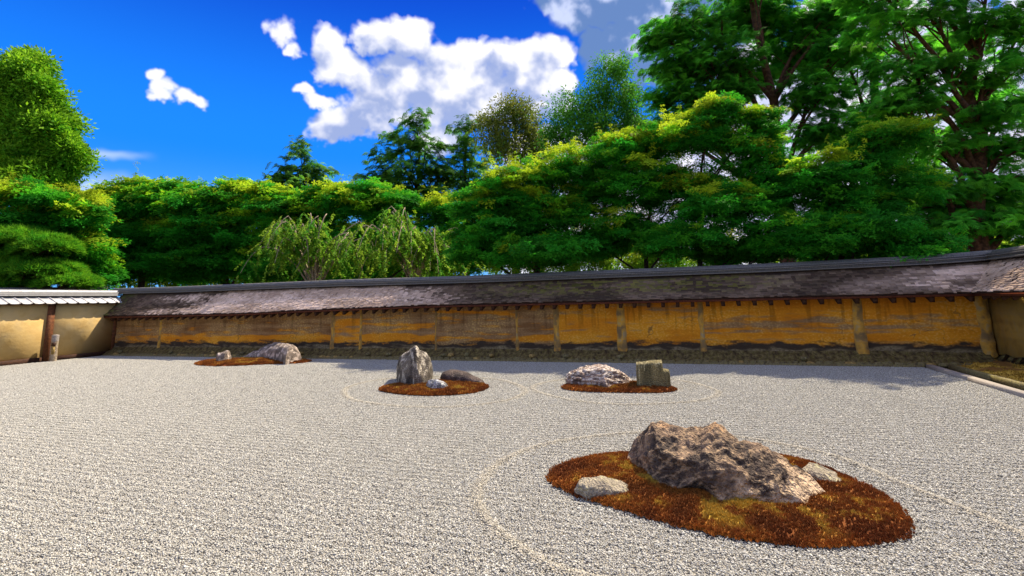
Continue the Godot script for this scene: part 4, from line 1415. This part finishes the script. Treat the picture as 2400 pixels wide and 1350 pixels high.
func pine(called: String, label: String, group: String, at: Vector3, lobes: Array, s: int) -> void:
	rng.seed = 7000 + s
	var root := base(called, at)
	tag(root, label, "tree")
	skeleton(root, lobes, M.red_bark, 0.13, 0.2)
	var places := []
	var cols := []
	for l in lobes:
		var c := Vector3(l[0], l[1], l[2])
		for k in int(260 * l[3] * (l[3] + l[4])):
			var dir := Vector3(rng.randfn(), absf(rng.randfn()) * 0.9 - 0.25, rng.randfn()).normalized()
			var p := c + Vector3(dir.x * l[3], dir.y * l[4], dir.z * l[3]) * rng.randf_range(0.75, 1.02)
			var b := Basis(Quaternion(Vector3.UP, (Vector3.UP + dir * 0.8).normalized())) * random_basis(0.3) * Basis().scaled(Vector3.ONE * rng.randf_range(0.9, 1.3))
			places.append(Transform3D(b, p))
			cols.append(mixc(Color(0.04, 0.26, 0.012), Color(0.22, 0.48, 0.02), rng.randf()) * rng.randf_range(0.8, 1.2))
	many("crown", spray("pine"), M.leaf, root, places, cols)

func broadleaf(called: String, label: String, group: String, at: Vector3, lobes: Array, s: int, style: int) -> void:
	# style 0: dense evergreen, 1: bronze leaves, 2: thin airy crown, 3: young light green tree
	rng.seed = 7000 + s
	var root := base(called, at)
	tag(root, label, "tree", group)
	var d := Vector2(at.x, at.z).length()
	var sc := clampf(d / 20.0, 0.9, 1.9)
	skeleton(root, lobes, M.bark, [0.3, 0.14, 0.11, 0.06][style] * sc, [0.25, 0.3, 0.3, 0.2][style])
	var places := []
	var cols := []
	var deep: Color = [Color(0.07, 0.30, 0.012), Color(0.07, 0.17, 0.02), Color(0.035, 0.21, 0.016), Color(0.10, 0.38, 0.02)][style]
	var pale: Color = [Color(0.30, 0.55, 0.02), Color(0.27, 0.27, 0.04), Color(0.14, 0.38, 0.03), Color(0.46, 0.56, 0.04)][style]
	var parts := lobes
	if style == 0:
		# the crown bulges in many rounded billows
		parts = []
		for l in lobes:
			for k in 6:
				var dir := Vector3(rng.randfn(), rng.randfn() * 0.9 + 0.2, rng.randfn()).normalized()
				var br: float = l[3] * rng.randf_range(0.4, 0.62)
				parts.append([l[0] + dir.x * l[3] * 0.8, l[1] + dir.y * l[4] * 0.8, l[2] + dir.z * l[3] * 0.8, br, br * 0.85])
	for l in parts:
		var c := Vector3(l[0], l[1], l[2])
		var area: float = l[3] * (l[3] + l[4]) / (sc * sc)
		# tight heads of leaves over the surface of the crown
		var heads := int(area * [17.0, 19.0, 24.0, 12.0][style]) + 6
		for k in heads:
			var dir := Vector3(rng.randfn(), rng.randfn() * 0.9 + 0.15, rng.randfn()).normalized()
			var rad := rng.randf_range(0.8, 1.02) if style == 0 else pow(rng.randf(), 0.45)
			var hc := c + Vector3(dir.x * l[3], dir.y * l[4], dir.z * l[3]) * rad
			var hr: float = [0.24, 0.38, 0.38, 0.36][style] * sc
			var tone := rng.randf_range(0.75, 1.25)
			var tint := rng.randf()
			for j in [5, 7, 6, 7][style]:
				var dd := Vector3(rng.randfn(), rng.randfn() * 0.8 + 0.25, rng.randfn()).normalized() * pow(rng.randf(), 0.5)
				var b := random_basis(1.2) * Basis().scaled(Vector3.ONE * sc * rng.randf_range(0.8, 1.25))
				places.append(Transform3D(b, hc + dd * hr))
				cols.append(mixc(deep, pale, tint * 0.5 + rng.randf() * 0.4 + dd.y * 0.3) * tone)
	many("crown", spray("airy" if style == 2 or style == 1 else "broad"), M.leaf, root, places, cols)

func weeping(called: String, label: String, group: String, at: Vector3, lobes: Array, s: int) -> void:
	rng.seed = 7000 + s
	var root := base(called, at)
	tag(root, label, "tree", group)
	var high := crown_range(lobes).y
	var st := begin()
	var crotch := Vector3(0, high * 0.45, 0)
	tube(st, limb_path(Vector3(0, -0.2, 0), crotch, 0.1, 0.0), 0.14, 0.10, 8)
	put("trunk", finish(st, true), M.pale_bark, root)
	var places := []
	var cols := []
	for l in lobes:
		var c := Vector3(l[0], l[1], l[2])
		for k in 5:
			var dir := Vector3(rng.randfn(), 0.25 + absf(rng.randfn()) * 0.6, rng.randfn()).normalized()
			var e := c + Vector3(dir.x * l[3], dir.y * l[4], dir.z * l[3])
			st = begin()
			var path := limb_path(crotch - Vector3(0, rng.randf() * 0.5, 0), e, 0.15, 0.55, 10)
			# arch over and hang at the end
			for q in 4:
				path.append(path[-1] + Vector3(dir.x * 0.18, -0.10 - 0.09 * q, dir.z * 0.18))
			tube(st, path, 0.04, 0.009, 5)
			put("branch", finish(st, true), M.pale_bark, root)
			for q in range(5, path.size()):
				for w in 2:
					if rng.randf() < 0.3: continue
					var p: Vector3 = path[q] + Vector3(rng.randf_range(-0.3, 0.3), rng.randf_range(-0.1, 0.15), rng.randf_range(-0.3, 0.3))
					places.append(Transform3D(Basis(Vector3.UP, rng.randf() * TAU) * Basis().scaled(Vector3(1, rng.randf_range(0.6, 1.3), 1) * rng.randf_range(0.9, 1.2)), p))
					cols.append(mixc(Color(0.06, 0.27, 0.018), Color(0.28, 0.42, 0.035), rng.randf()) * rng.randf_range(0.8, 1.3))
	many("crown", spray("strand"), M.leaf, root, places, cols)

func conifer(called: String, label: String, group: String, at: Vector3, lobes: Array, s: int, density: float) -> void:
	cypress_like(called, label, group, at, lobes, s, density, 0.24, Color(0.035, 0.22, 0.03), Color(0.17, 0.38, 0.03), Vector3.ZERO)

func giant(called: String, label: String, group: String, at: Vector3, lobes: Array, s: int, density: float) -> void:
	cypress_like(called, label, group, at, lobes, s, density, 0.36, Color(0.035, 0.31, 0.03), Color(0.18, 0.58, 0.03), Vector3(0.25, 0, 0))

func cypress_like(called: String, label: String, group: String, at: Vector3, lobes: Array, s: int, density: float, r: float, deep: Color, pale: Color, lean: Vector3) -> void:
	rng.seed = 7000 + s
	var root := base(called, at)
	tag(root, label, "tree", group)
	var d := Vector2(at.x, at.z).length()
	var sc := clampf(d / 21.0, 0.9, 1.9)
	skeleton(root, lobes, M.red_bark, r, 0.3, lean)
	var places := []
	var cols := []
	for l in lobes:
		var c := Vector3(l[0], l[1], l[2])
		var area: float = l[3] * (l[3] + l[4]) / (sc * sc)
		var boughs := int(area * 24.0 * density) + 8
		for k in boughs:
			var dir := Vector3(rng.randfn(), rng.randfn() * 0.9, rng.randfn()).normalized()
			var bc := c + Vector3(dir.x * l[3], dir.y * l[4], dir.z * l[3]) * pow(rng.randf(), 0.45)
			var out := Vector3(bc.x * 0.6 + dir.x, 0, bc.z * 0.6 + dir.z).normalized()
			var tone := rng.randf_range(0.45, 1.45)
			var tint := rng.randf()
			for j in 9:
				var t := rng.randf()
				var off := out * (t - 0.5) * 0.7 * sc + Vector3(rng.randfn() * 0.13, -0.18 * t * t + rng.randfn() * 0.05, rng.randfn() * 0.13) * sc
				var yaw := atan2(out.x, out.z) + rng.randfn() * 0.7
				var b := Basis(Vector3.UP, yaw) * Basis(Vector3.RIGHT, rng.randf_range(-0.1, 0.6)) * Basis(Vector3.BACK, rng.randfn() * 0.5) * Basis().scaled(Vector3.ONE * sc * rng.randf_range(0.45, 0.8))
				places.append(Transform3D(b, bc + off))
				cols.append(mixc(deep, pale, tint * 0.6 + t * 0.4) * tone)
	many("crown", spray("cypress"), M.needle, root, places, cols)

func make_trees() -> void:
	maple("maple_tree", "spreading maple with golden top just right of the two weeping cherries", "layered maples behind the earthen wall", Vector3(-4.44, 0, -15.06), [[-1.25, 4.34, 0.89, 0.96, 0.64], [-0.16, 5.01, 0.65, 1.22, 0.58], [1.26, 5.35, 0.23, 1.22, 0.64], [-0.83, 3.5, 0.6, 1.41, 0.71], [0.79, 4.03, 0.15, 1.41, 0.83], [2.05, 4.57, -0.18, 1.03, 0.77], [0.66, 2.85, 1.27, 1.54, 0.43], [-1.48, 2.95, 0.73, 0.9, 0.46], [-0.4, 4.32, 0.6, 1.03, 0.64]], 11, 1.5)
	maple("maple_tree", "broad maple with the brightest yellow crown near the middle of the row", "layered maples behind the earthen wall", Vector3(-1.24, 0, -15.51), [[-0.38, 5.71, 0.86, 0.92, 0.62], [0.93, 5.98, 0.46, 1.17, 0.52], [0.14, 4.84, 0.53, 1.29, 0.74], [1.4, 4.51, 0.05, 1.29, 0.8], [-0.32, 3.45, 0.44, 1.36, 0.62], [1.18, 2.98, 1.14, 1.3, 0.45], [-1.29, 2.99, 0.69, 0.99, 0.42]], 12, 1.8)
	maple("maple_tree", "tall maple with a yellow peak in front of the thick cypress trunk", "layered maples behind the earthen wall", Vector3(0.27, 0, -15.27), [[0.77, 6.43, 0.6, 0.65, 0.49], [0.34, 5.92, 0.66, 0.71, 0.47], [1.6, 5.65, 0.19, 1.06, 0.71], [2.01, 4.48, -0.16, 1.23, 0.82], [0.78, 3.78, 1.1, 1.16, 0.66], [2.18, 2.96, 1.13, 1.21, 0.53], [1.21, 2.7, -0.2, 1.41, 0.35], [1.93, 6.34, 0.2, 0.53, 0.35]], 13, 1.25)
	maple("maple_tree", "green maple whose lowest branch hangs over the roof ridge at the right", "layered maples behind the earthen wall", Vector3(3.56, 0, -15.32), [[-0.33, 4.32, 1.26, 0.89, 0.57], [1.5, 5.38, 0.19, 0.93, 0.37], [0.49, 3.68, 0.23, 1.2, 0.6], [1.42, 2.73, 0.39, 1.04, 0.31], [0.2, 2.66, 0.15, 1.2, 0.33], [1.76, 4.08, -0.13, 0.93, 0.55], [1.37, 2.32, 1.41, 0.77, 0.19], [0.78, 4.75, 0.32, 0.66, 0.44], [0.42, 2.97, 1.52, 0.98, 0.35], [-0.77, 2.68, 1.65, 0.9, 0.3]], 14, 0.85)
	maple("maple_tree", "dark layered maple filling the corner where the two walls meet", "maples massed behind the left half of the earthen wall", Vector3(-27.19, 0, -19.61), [[-0.76, 7.48, 1.17, 0.89, 0.49], [0.43, 7.78, 0.82, 1.01, 0.4], [1.9, 7.59, 0.3, 1.34, 0.45], [-0.49, 6.92, 0.98, 1.79, 0.78], [1.21, 6.99, 0.42, 2.01, 0.72], [-0.59, 5.6, 0.78, 2.01, 1.23], [1.39, 5.22, 0.05, 2.23, 1.34], [-0.09, 3.82, 0.3, 2.46, 1.01], [-1.52, 4.52, 0.9, 1.12, 1.34]], 15, 0.9)
	maple("maple_tree", "dark maple with bronze tips second from the corner of the walls", "maples massed behind the left half of the earthen wall", Vector3(-22.11, 0, -20.27), [[-1.03, 7.22, 1.24, 0.97, 0.39], [0.72, 7.43, 0.69, 0.86, 0.56], [1.81, 7.08, 0.26, 1.08, 0.47], [-0.67, 6.62, 1.01, 1.94, 0.75], [1.27, 6.67, 0.37, 1.61, 0.77], [-0.97, 5.35, 0.89, 1.94, 1.08], [0.86, 5.3, 0.27, 1.94, 1.18], [-0.89, 3.75, 0.58, 2.37, 0.97], [1.37, 4.01, -0.13, 1.51, 1.08]], 16, 0.8)
	maple("maple_tree", "maple directly below the lone conical cypress", "maples massed behind the left half of the earthen wall", Vector3(-17.94, 0, -20.62), [[-0.99, 7, 1.2, 0.83, 0.46], [0.17, 6.68, 0.76, 0.93, 0.41], [1.55, 6.78, 0.32, 1.03, 0.46], [-0.66, 6.13, 0.94, 1.45, 0.7], [1.11, 6.18, 0.36, 1.66, 0.7], [0.03, 4.98, 0.51, 1.86, 1.14], [1.58, 4.64, -0.07, 1.66, 1.24], [-0.85, 3.68, 0.58, 1.66, 0.93], [0.5, 3.44, 0.08, 2.07, 0.83]], 17, 1.0)
	maple("maple_tree", "bronze topped maple behind the left weeping cherry", "maples massed behind the left half of the earthen wall", Vector3(-14.21, 0, -20.82), [[-0.58, 6.65, 1.02, 0.89, 0.4], [0.56, 6.67, 0.65, 0.89, 0.48], [1.65, 6.19, 0.2, 0.99, 0.52], [-0.24, 6.05, 0.81, 1.49, 0.64], [1.16, 5.91, 0.31, 1.39, 0.79], [0.01, 4.47, 0.44, 1.79, 1.19], [1.7, 4.43, -0.13, 1.59, 1.19], [-0.27, 3.3, 0.33, 1.79, 0.79], [2.97, 3.8, -0.67, 1.39, 0.99], [3.48, 5.56, -0.53, 0.99, 0.99], [3.97, 4.56, -0.87, 1.19, 1.09], [4.37, 3.57, -1.18, 0.99, 0.99]], 18, 1.1)
	maple("maple_tree", "broad maple with yellow green tiers at the left edge below the tall evergreen", "", Vector3(-24.77, 0, -14.02), [[-0.67, 6.25, 0.94, 1.74, 0.52], [0.79, 5.95, 0.39, 1.56, 0.52], [-0.6, 5.13, 0.71, 2.09, 0.61], [1.57, 5.42, 0.04, 1.04, 0.7], [1.48, 4.22, -0.14, 1.04, 0.87], [0.34, 4.42, 0.28, 1.56, 0.7], [1.72, 3.1, -0.42, 0.96, 0.7], [-0.7, 3.76, 0.51, 1.56, 0.7]], 19, 1.5)
	pine("pine_tree", "bright green pine rising behind the tile topped wall", "", Vector3(-23.52, 0, -12.63), [[-0.16, 4.06, 0.39, 1.28, 0.56], [0.88, 3.79, -0.01, 1.04, 0.56], [-0.37, 3.2, 0.31, 1.12, 0.48], [0.67, 2.93, -0.09, 1.28, 0.51], [1.54, 2.51, -0.46, 0.96, 0.35], [-0.58, 2.49, 0.25, 1.12, 0.4]], 20)
	broadleaf("evergreen_tree", "tall rounded evergreen with dense sunlit leaf clumps at the left edge", "", Vector3(-33.33, 0, -17.52), [[0.68, 13.9, 1.78, 1.25, 1.12], [0.13, 12.37, 1.7, 1.68, 1.68], [1.96, 12.65, 1.13, 1.01, 1.3], [0.83, 10.36, 1.11, 1.9, 1.9], [2.34, 10.76, 0.67, 1.16, 1.56], [2.3, 8.89, 0.36, 1.12, 1.12], [0.9, 8.59, 0.78, 2.01, 1.34], [-1.38, 11.97, 2.13, 2.01, 2.68], [-1.39, 9.1, 1.63, 2.01, 1.79], [3.22, 9.86, 0.22, 0.63, 0.89], [1.48, 7.92, 0.46, 2.01, 0.89]], 21, 0)
	weeping("cherry_tree", "weeping cherry with arching pale branches behind the sunlit stretch of roof", "weeping cherries behind the earthen wall", Vector3(-13.17, 0, -16.04), [[-1.05, 3.95, 0.71, 1.19, 0.48], [-0.11, 4.4, 0.48, 0.95, 0.48], [0.94, 4.29, 0.11, 1.03, 0.56], [1.65, 3.72, -0.23, 0.79, 0.56], [-0.48, 3.47, 0.44, 1.27, 0.56], [0.86, 3.27, -0.05, 1.27, 0.56]], 22)
	weeping("cherry_tree", "weeping cherry with a domed curtain of thin twigs left of the golden maple", "weeping cherries behind the earthen wall", Vector3(-9.41, 0, -16.68), [[0.08, 4.67, 0.48, 0.92, 0.46], [-0.84, 4.09, 0.69, 0.69, 0.46], [0.9, 3.96, 0.08, 0.77, 0.49], [0.01, 3.76, 0.34, 1.23, 0.62], [-0.77, 3.17, 0.5, 0.92, 0.46], [0.69, 3.13, 0.01, 0.92, 0.46]], 23)
	conifer("cypress_tree", "lone conical cypress against blue sky above the left maples", "dark conifers standing above the maples", Vector3(-31.29, 0, -36.39), [[0.96, 14.8, 1.85, 0.87, 1.09], [0.73, 13.19, 1.64, 1.64, 1.17], [-0.86, 12.69, 2.09, 0.95, 0.73], [2.24, 12.61, 1.04, 1.09, 0.95], [0.1, 11.76, 1.6, 2.37, 0.87], [2.34, 11.7, 0.84, 1.24, 0.73], [0.61, 10.31, 1.18, 2.55, 1.09]], 31, 0.6)
	conifer("cypress_tree", "tall ragged cypress with open branches in front of the big cloud", "dark conifers standing above the maples", Vector3(-18.78, 0, -34.23), [[0.69, 14.79, 2, 0.88, 0.94], [0.15, 13.56, 1.97, 1.42, 1.01], [1.28, 12.75, 1.45, 1.57, 1.13], [-1.29, 12.36, 2.24, 1.2, 0.82], [-0.33, 11.24, 1.72, 2.04, 1.07], [1.59, 11.03, 1.04, 1.57, 1.07], [-2.17, 10.67, 2.24, 1.26, 0.63], [-0.14, 9.84, 1.41, 2.36, 0.88], [1, 9.19, 0.91, 2.2, 0.94]], 32, 0.6)
	conifer("cypress_tree", "narrow cypress between the ragged cypress and the bronze leaved tree", "dark conifers standing above the maples", Vector3(-16.32, 0, -37.21), [[0.91, 14.9, 1.96, 0.86, 0.93], [0.59, 13.6, 1.84, 1.19, 1.06], [1.12, 12.44, 1.45, 1.32, 1.06], [0.25, 11.32, 1.55, 1.66, 1.13], [0.95, 10.16, 1.11, 1.82, 1.13]], 33, 0.6)
	broadleaf("bronze_tree", "bronze leaved tree rising behind the golden maple", "", Vector3(-9.86, 0, -29.78), [[0.71, 12.57, 1.65, 1.41, 0.92], [-0.45, 11.71, 1.89, 1.03, 0.92], [1.47, 11.41, 1.19, 1.28, 1.03], [0.18, 10.43, 1.45, 1.8, 1.03], [1.73, 10.01, 0.86, 1.15, 0.87]], 34, 1)
	broadleaf("airy_tree", "airy tree with thin leafy limbs against the cloud left of the giant cypress", "", Vector3(-4.04, 0, -27.49), [[1.1, 13.11, 1.64, 1.01, 0.89], [0.26, 11.8, 1.69, 1.12, 0.98], [1.74, 11.76, 1.19, 1.23, 1.12], [-1.28, 11.07, 2.08, 1.01, 0.8], [-0.29, 10.27, 1.61, 1.56, 0.89], [1.83, 10.22, 0.89, 1.23, 1.12], [-1.8, 9.87, 2.04, 1.01, 0.67], [0.7, 9.25, 1.1, 1.56, 0.8]], 35, 2)
	giant("giant_cypress", "giant dark cypress with a bare reddish trunk leaning left", "", Vector3(3.57, 0, -22.06), [[-2.74, 11.56, 2.69, 1.37, 0.81], [-0.53, 13.4, -0.18, 1.62, 0.99], [1.95, 12.38, -0.34, 1.39, 0.96], [-3.15, 10.13, 2.58, 1.21, 0.73], [-3.76, 11.11, 2.96, 0.73, 0.65], [-3.95, 7.76, 2.43, 0.81, 0.65], [-1.7, 9.14, 1.92, 0.97, 0.65], [0.46, 13.02, -0.59, 0.9, 0.9], [2.96, 12.69, -0.62, 1.04, 0.87], [-1.6, 10.41, 2.11, 1.45, 0.81], [1.37, 11.39, -1.17, 1.44, 0.9], [-3.54, 9.03, 2.52, 0.97, 0.65], [-2.02, 8.99, 2, 1.29, 0.65], [1.36, 9.06, 0.88, 1.13, 0.81], [-3.02, 7.9, 2.15, 1.29, 0.65], [1.7, 7.61, 0.51, 1.13, 0.81], [-0.6, 13.41, 2.3, 1.21, 0.73], [-0.75, 10.55, -0.61, 1.08, 0.72], [2.38, 10.46, 0.78, 0.97, 0.65]], 36, 1.5)
	giant("giant_cypress", "giant cypress at the right edge with bright sky showing through its boughs", "", Vector3(8.71, 0, -20.6), [[-2.31, 9.86, 2.28, 0.96, 0.49], [-0.86, 10.22, 1.85, 1.09, 0.49], [0.79, 9.77, 1.22, 1.09, 0.55], [-2.03, 8.5, 1.95, 0.82, 0.55], [-0.6, 8.6, 1.48, 0.89, 0.49], [1.06, 8.28, 0.87, 0.89, 0.61], [-2, 7.28, 1.72, 1.16, 0.49], [-1.18, 7.8, 1.54, 0.96, 0.46], [0.44, 6.95, 0.84, 0.96, 0.49], [1.54, 6.11, 0.33, 0.82, 0.82], [-0.79, 6.17, 1.12, 0.89, 0.46], [0.8, 4.92, 0.37, 0.96, 0.61], [-0.76, 4.82, 0.87, 0.96, 0.44], [-0.47, 3.6, 0.56, 1.23, 0.46], [1.2, 3.42, -0.03, 0.82, 0.61], [-0.35, 4.17, -0.45, 1.01, 0.52], [1.03, 4.27, -0.89, 1.01, 0.58], [2.18, 4.82, -1.18, 0.87, 0.65], [0.9, 6.14, -0.52, 0.87, 0.58], [-1.18, 5.01, -0.56, 1.04, 0.6], [2.41, 7.81, -0.73, 0.87, 0.72], [-1.01, 11.71, 2.16, 1.5, 0.82], [1.2, 11.79, 1.44, 1.64, 0.82], [-2.35, 11.07, 2.5, 0.96, 0.55], [1.93, 9.47, 0.79, 0.82, 0.82]], 37, 0.9)
	giant("giant_cypress", "slim cypress filling the gap between the two giant cypresses", "", Vector3(8.27, 0, -27.4), [[0.32, 13.53, 2.04, 1.52, 0.95], [1.66, 12.18, 1.35, 1.33, 0.86], [-0.75, 11.49, 2.03, 1.33, 0.86], [0.4, 9.96, 1.38, 1.52, 0.86], [1.56, 8.61, 0.76, 1.52, 0.86], [-0.98, 8.49, 1.59, 1.52, 0.86], [0.17, 6.96, 0.93, 1.71, 0.76], [1.95, 6.72, 0.29, 1.14, 0.76], [3.67, 12.5, 0.73, 1.33, 0.95], [4, 9.86, 0.15, 1.14, 0.95], [0.84, 15.59, 2.22, 1.71, 1.14], [1.66, 5.22, 0.13, 1.52, 0.76], [-1.03, 5.48, 1.08, 1.52, 0.76]], 38, 0.55)
	broadleaf("young_tree", "young leafy tree seen under the golden maple beside its trunk", "young trees in the light beyond the maples", Vector3(-7.85, 0, -24.05), [[-0.71, 3.3, 0.51, 1.23, 1.08], [0.81, 3.57, 0.05, 1.23, 1.08], [0.18, 4.1, 0.35, 1.06, 0.75]], 50, 3)
	broadleaf("young_tree", "young leafy tree seen between the trunks of the golden and the yellow maple", "young trees in the light beyond the maples", Vector3(-4.81, 0, -26.16), [[-0.74, 3.29, 0.53, 1.28, 1.12], [0.84, 3.56, 0.05, 1.28, 1.12], [0.19, 4.11, 0.36, 1.1, 0.78]], 51, 3)
	broadleaf("young_tree", "young leafy tree seen under the yellow crowned maple", "young trees in the light beyond the maples", Vector3(-1.61, 0, -28.32), [[-0.72, 3.26, 0.53, 1.25, 1.12], [0.83, 3.55, 0.07, 1.25, 1.12], [0.2, 4.12, 0.38, 1.07, 0.78]], 52, 3)
	broadleaf("young_tree", "young leafy tree left of the gap of sky above the ridge", "young trees in the light beyond the maples", Vector3(1.45, 0, -27.22), [[-0.32, 3.04, 0.38, 0.65, 0.62], [0.49, 3.33, 0.15, 0.65, 0.62], [0.18, 3.85, 0.35, 0.56, 0.43]], 53, 3)
	broadleaf("young_tree", "young leafy tree behind the thick cypress trunk", "young trees in the light beyond the maples", Vector3(6.4, 0, -29.97), [[-0.79, 2.99, 0.55, 1.36, 0.95], [0.88, 3.26, 0.04, 1.36, 0.95], [0.19, 3.81, 0.36, 1.16, 0.66]], 54, 3)
	broadleaf("young_tree", "young leafy tree behind the overhanging maple branch", "young trees in the light beyond the maples", Vector3(10.66, 0, -32.49), [[-0.82, 2.94, 0.57, 1.41, 1.03], [0.92, 3.22, 0.04, 1.41, 1.03], [0.2, 3.79, 0.38, 1.21, 0.72]], 55, 3)
	broadleaf("young_tree", "young leafy tree in the shade of the right edge cypress", "young trees in the light beyond the maples", Vector3(13.2, 0, -31.22), [[-0.76, 2.74, 0.53, 1.3, 1.03], [0.85, 3.01, 0.03, 1.3, 1.03], [0.18, 3.53, 0.35, 1.12, 0.72]], 56, 3)
	broadleaf("young_tree", "young leafy tree low behind the corner of the walls", "young trees in the light beyond the maples", Vector3(-32.98, 0, -22.98), [[-1.28, 3.78, 0.66, 2.04, 1.32], [1.21, 3.84, -0.16, 2.04, 1.32], [0.18, 4.79, 0.35, 1.75, 0.74]], 57, 3)
	broadleaf("young_tree", "young leafy tree low behind the second maple from the corner", "young trees in the light beyond the maples", Vector3(-29.62, 0, -25.2), [[-1.32, 3.73, 0.68, 2.1, 1.37], [1.25, 3.8, -0.17, 2.1, 1.37], [0.19, 4.77, 0.36, 1.8, 0.76]], 58, 3)
	broadleaf("young_tree", "young leafy tree low behind the left weeping cherry", "young trees in the light beyond the maples", Vector3(-23.7, 0, -25.07), [[-1.24, 3.49, 0.64, 1.98, 1.28], [1.18, 3.55, -0.16, 1.98, 1.28], [0.18, 4.46, 0.34, 1.69, 0.72]], 59, 3)
	broadleaf("young_tree", "young leafy tree seen through the left weeping cherry", "young trees in the light beyond the maples", Vector3(-20.45, 0, -27.25), [[-1.28, 3.44, 0.66, 2.04, 1.32], [1.21, 3.51, -0.16, 2.04, 1.32], [0.18, 4.45, 0.35, 1.75, 0.74]], 60, 3)
	broadleaf("young_tree", "young leafy tree seen through the domed weeping cherry", "young trees in the light beyond the maples", Vector3(-16.95, 0, -29.51), [[-1.32, 3.39, 0.68, 2.1, 1.37], [1.25, 3.46, -0.17, 2.1, 1.37], [0.19, 4.43, 0.36, 1.8, 0.76]], 61, 3)
	broadleaf("young_tree", "young leafy tree between the domed cherry and the golden maple", "young trees in the light beyond the maples", Vector3(-13.01, 0, -28.71), [[-0.95, 3.83, 0.66, 1.62, 1.33], [1.05, 4.15, 0.04, 1.62, 1.33], [0.23, 4.81, 0.43, 1.39, 0.93]], 62, 3)
